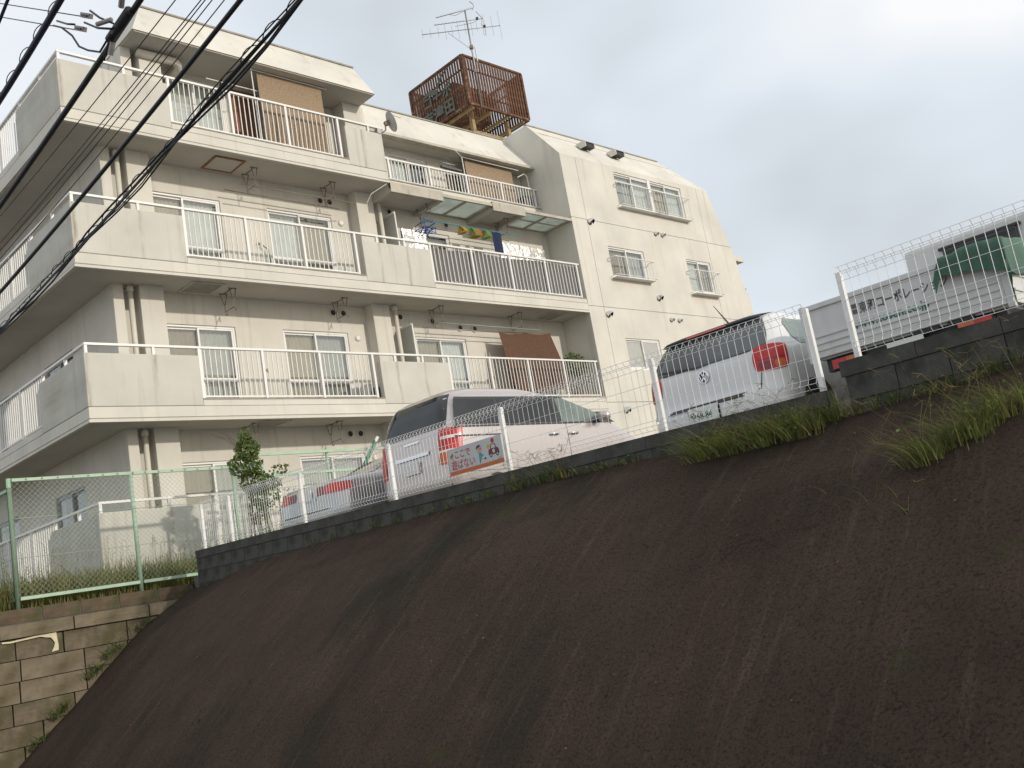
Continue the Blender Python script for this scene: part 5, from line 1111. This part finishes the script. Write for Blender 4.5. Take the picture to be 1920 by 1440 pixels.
sheet('balcony_screen', 'grey mesh screen tied behind the third-floor railing of the right flat', 'screen', M['mesh'], lambda u_, v_: (14.93 + 5.35 * u_, 16.452 + .010 * math.sin(u_ * 60) + .008 * mn.noise(Vector((u_ * 22, v_ * 5, 0))), R_[3] - .07 - .84 * v_ - .02 * math.sin(u_ * 16)), 90, 6)
cs = thing('shade_cloth', (18.3, 16.8, R_[2] - 1.0), 'brown shade cloth slung from the second-floor ceiling down to the railing', 'shade cloth')
G = [[(17.27 + 1.95 * i / 24 + (.06 + .26 * i / 24) * t_, 16.95 - .22 * t_ + .015 * math.sin(i * 1.3) * t_, 5.80 + .06 * i / 24 - .04 * math.sin(math.pi * ((i % 12) / 12)) * (1 - t_) - 1.62 * t_) for i in range(25)] for t_ in [k / 12 for k in range(13)]]
MB().grid(G).build('cloth', M['cloth'], cs, smooth=True, fixn=False); MB().tube([(17.25, 16.96, 5.81), (19.26, 16.96, 5.87)], .010, 6).build('top_cord', M['hang'], cs)
fp = thing('folded_parasol', (17.13, 17.3, R_[2] - 1.08), 'furled cream parasol leaning by the shade cloth on the second floor', 'parasol')
MB().lathe([(.012, 0), (.012, .35), (.05, .42), (.065, .60), (.055, .9), (.045, 1.25), (.02, 1.42), (.008, 1.50)], (17.13, 17.28, R_[2] - 1.08), 'z', 12).build('canopy', M['curt_b'], fp, smooth=True); MB().tube([(17.13, 17.28, R_[2] - 1.08), (17.13, 17.28, R_[2] + .48)], .011, 6).build('shaft', M['rustfr'], fp); MB().lathe([(.066, -.02), (.07, 0), (.066, .02)], (17.13, 17.28, R_[2] - .25), 'z', 12).build('strap', M['brown'], fp)
ac = thing('outdoor_unit', (13.1, 17.1, R_[2] - 1.1), 'white air-conditioner outdoor unit behind the second-floor railing', 'air conditioner'); MB().box(12.92, 13.36, 16.98, 17.30, R_[2] - 1.05, R_[2] - .52).build('case', M['white'], ac, bevel=.02); MB().lathe([(.18, -.004), (.17, -.012)], (13.14, 16.98, R_[2] - .78), 'y', 18).build('fan_grille', M['tgrey'], ac)

# ------------------------------------------------------------------ overhead cables along the road
def cable(label, A, B, r, m_='cable', t0=-2.2, t1=3.0, spiral=None, extra=()):
    A, B = Vector(A), Vector(B); root = thing('overhead_cable', tuple(A), label, 'cable', 'overhead cables along the road'); n = 40
    P = lambda t_: A + (B - A) * t_ + Vector((0, 0, .06 * (t_ * t_ - t_) * (B - A).length / 3))
    MB().tube([P(t0 + (t1 - t0) * i / n) for i in range(n + 1)], r, 8).build('cable_run', M[m_], root, smooth=True)
    for dx, dz, rr in extra: MB().tube([P(t0 + (t1 - t0) * i / n) + Vector((dx * math.cos(i * .8) + .008 * math.sin(i * 1.7), 0, dz + .014 * math.cos(i * 1.3 + dx * 60))) for i in range(n + 1)], rr, 6).build('cable_strand', M[m_], root, smooth=True)
    if spiral:
        step, rad, rr = spiral; Ln = (B - A).length; k = t0 * Ln; d = (B - A).normalized(); q = []
        while k < t1 * Ln:
            for j in range(10):
                a = j / 10 * 2 * math.pi; s_ = max(0, math.sin(a / 2)); q.append(P((k + step * j / 10) / Ln) + Vector((rad * .5 * math.sin(a), 0, rad * s_ ** 2 * (1 + .3 * math.sin(k * 3)))))
            k += step
        MB().tube(q, rr, 5).build('lashing_wire', M[m_], root, smooth=True)
    return root
cA = cable('thick black overhead cable carrying the metal splice fittings', (2.718, 5.401, 4.0), (2.718, 8.313, 3.729), .021)
cable('second thick black overhead cable crossing the top balcony', (3.36, 5.22, 4.1), (3.36, 9.562, 3.761), .018)
cable('looped black cable bundle passing over the railings', (3.892, 5.271, 4.3), (3.892, 12.301, 3.819), .013, spiral=(.36, .055, .0045), extra=((.055, .016, .010), (.03, -.030, .009), (-.035, -.020, .008), (-.045, .022, .006)), t0=-1.2, t1=2.2)
cable('dark blue cable with wire loops at the top left corner', (2.411, 5.916, 4.2), (2.411, 7.187, 4.105), .023, 'cabl2', spiral=(.30, .05, .0035), t0=-5, t1=8)
cable('short piece of cable at the extreme top left', (2.229, 6.362, 4.4), (2.229, 6.536, 4.353), .012, 'cabl2', t0=-20, t1=40)
for i, (a, b) in enumerate((((3.348, 6.089, 4.6), (3.348, 10.3, 4.484)), ((3.512, 5.999, 4.6), (3.512, 10.873, 4.413)), ((3.539, 5.983, 4.6), (3.539, 10.979, 4.36)), ((3.584, 5.959, 4.6), (3.584, 10.585, 4.347)), ((3.664, 5.914, 4.6), (3.664, 9.668, 4.369)))):
    cable(['thin wire nearest the thick fitted cable, first of five', 'thin wire second of five over the top balcony', 'thin wire third of five over the top balcony', 'thin wire fourth of five over the top balcony', 'thin wire fifth of five, nearest the second thick cable'][i], a, b, .0045)
sf_ = thing('cable_splice', (2.70, 5.66, 3.95), 'tangle of metal splice fittings hung on the thick black cable', 'cable fitting')
MB().tube([(2.70, 5.52, 3.985), (2.70, 5.86, 3.955)], .036, 8).build('splice_sleeve', M['cable'], sf_, smooth=True)
for a, b, r in (((2.68, 5.60, 4.05), (2.66, 5.52, 4.10), .02), ((2.66, 5.72, 4.02), (2.62, 5.86, 4.05), .016), ((2.69, 5.80, 3.90), (2.69, 5.86, 3.84), .02)): MB().tube([a, b], r, 8).build('bolt_clamp', M['fit'], sf_)
for y, z in ((6.06, 4.235), (6.18, 4.20)): MB().bar((2.64, y - .07, z - .045), (2.64, y + .07, z + .045), .030, .034).build('dead_end_clamp', M['fit'], sf_); MB().bar((2.62, y - .05, z - .036), (2.62, y + .03, z + .016), .008, .012).build('clamp_slot', M['cable'], sf_)
for pts in ([(2.66, 5.70, 3.98), (2.64, 5.85, 4.10), (2.63, 5.97, 4.22)], [(2.66, 5.72, 3.95), (2.64, 5.90, 4.05), (2.63, 6.08, 4.19)], [(2.66, 5.76, 3.93), (2.66, 5.95, 3.90), (2.66, 6.14, 4.015), (2.66, 6.28, 4.12), (2.66, 6.38, 4.26), (2.66, 6.55, 4.42), (2.66, 6.7, 4.52)], [(2.67, 5.8, 3.92), (2.67, 5.9, 3.86), (2.67, 5.92, 3.82)], [(2.63, 6.25, 4.27), (2.64, 6.4, 4.36), (2.65, 6.6, 4.50)]): MB().tube(pts, .008, 6).build('jumper_lead', M['cable'], sf_, smooth=True)
for i, (a, b) in enumerate((((2.64, 6.10, 4.25), (2.68, 9.6, 6.5)), ((2.64, 6.22, 4.21), (2.68, 9.7, 6.42)))): tag(MB().tube([a, b], .0045, 5).build('service_wire', M['cable'], origin=a), ['upper thin service wire running left from the splice fittings', 'lower thin service wire running left from the splice fittings'][i], 'wire')
# ------------------------------------------------------------------ lift the whole place so that the road lies at z = 0
for o in list(S.objects):
    if o.parent is None: o.location.z += EYE
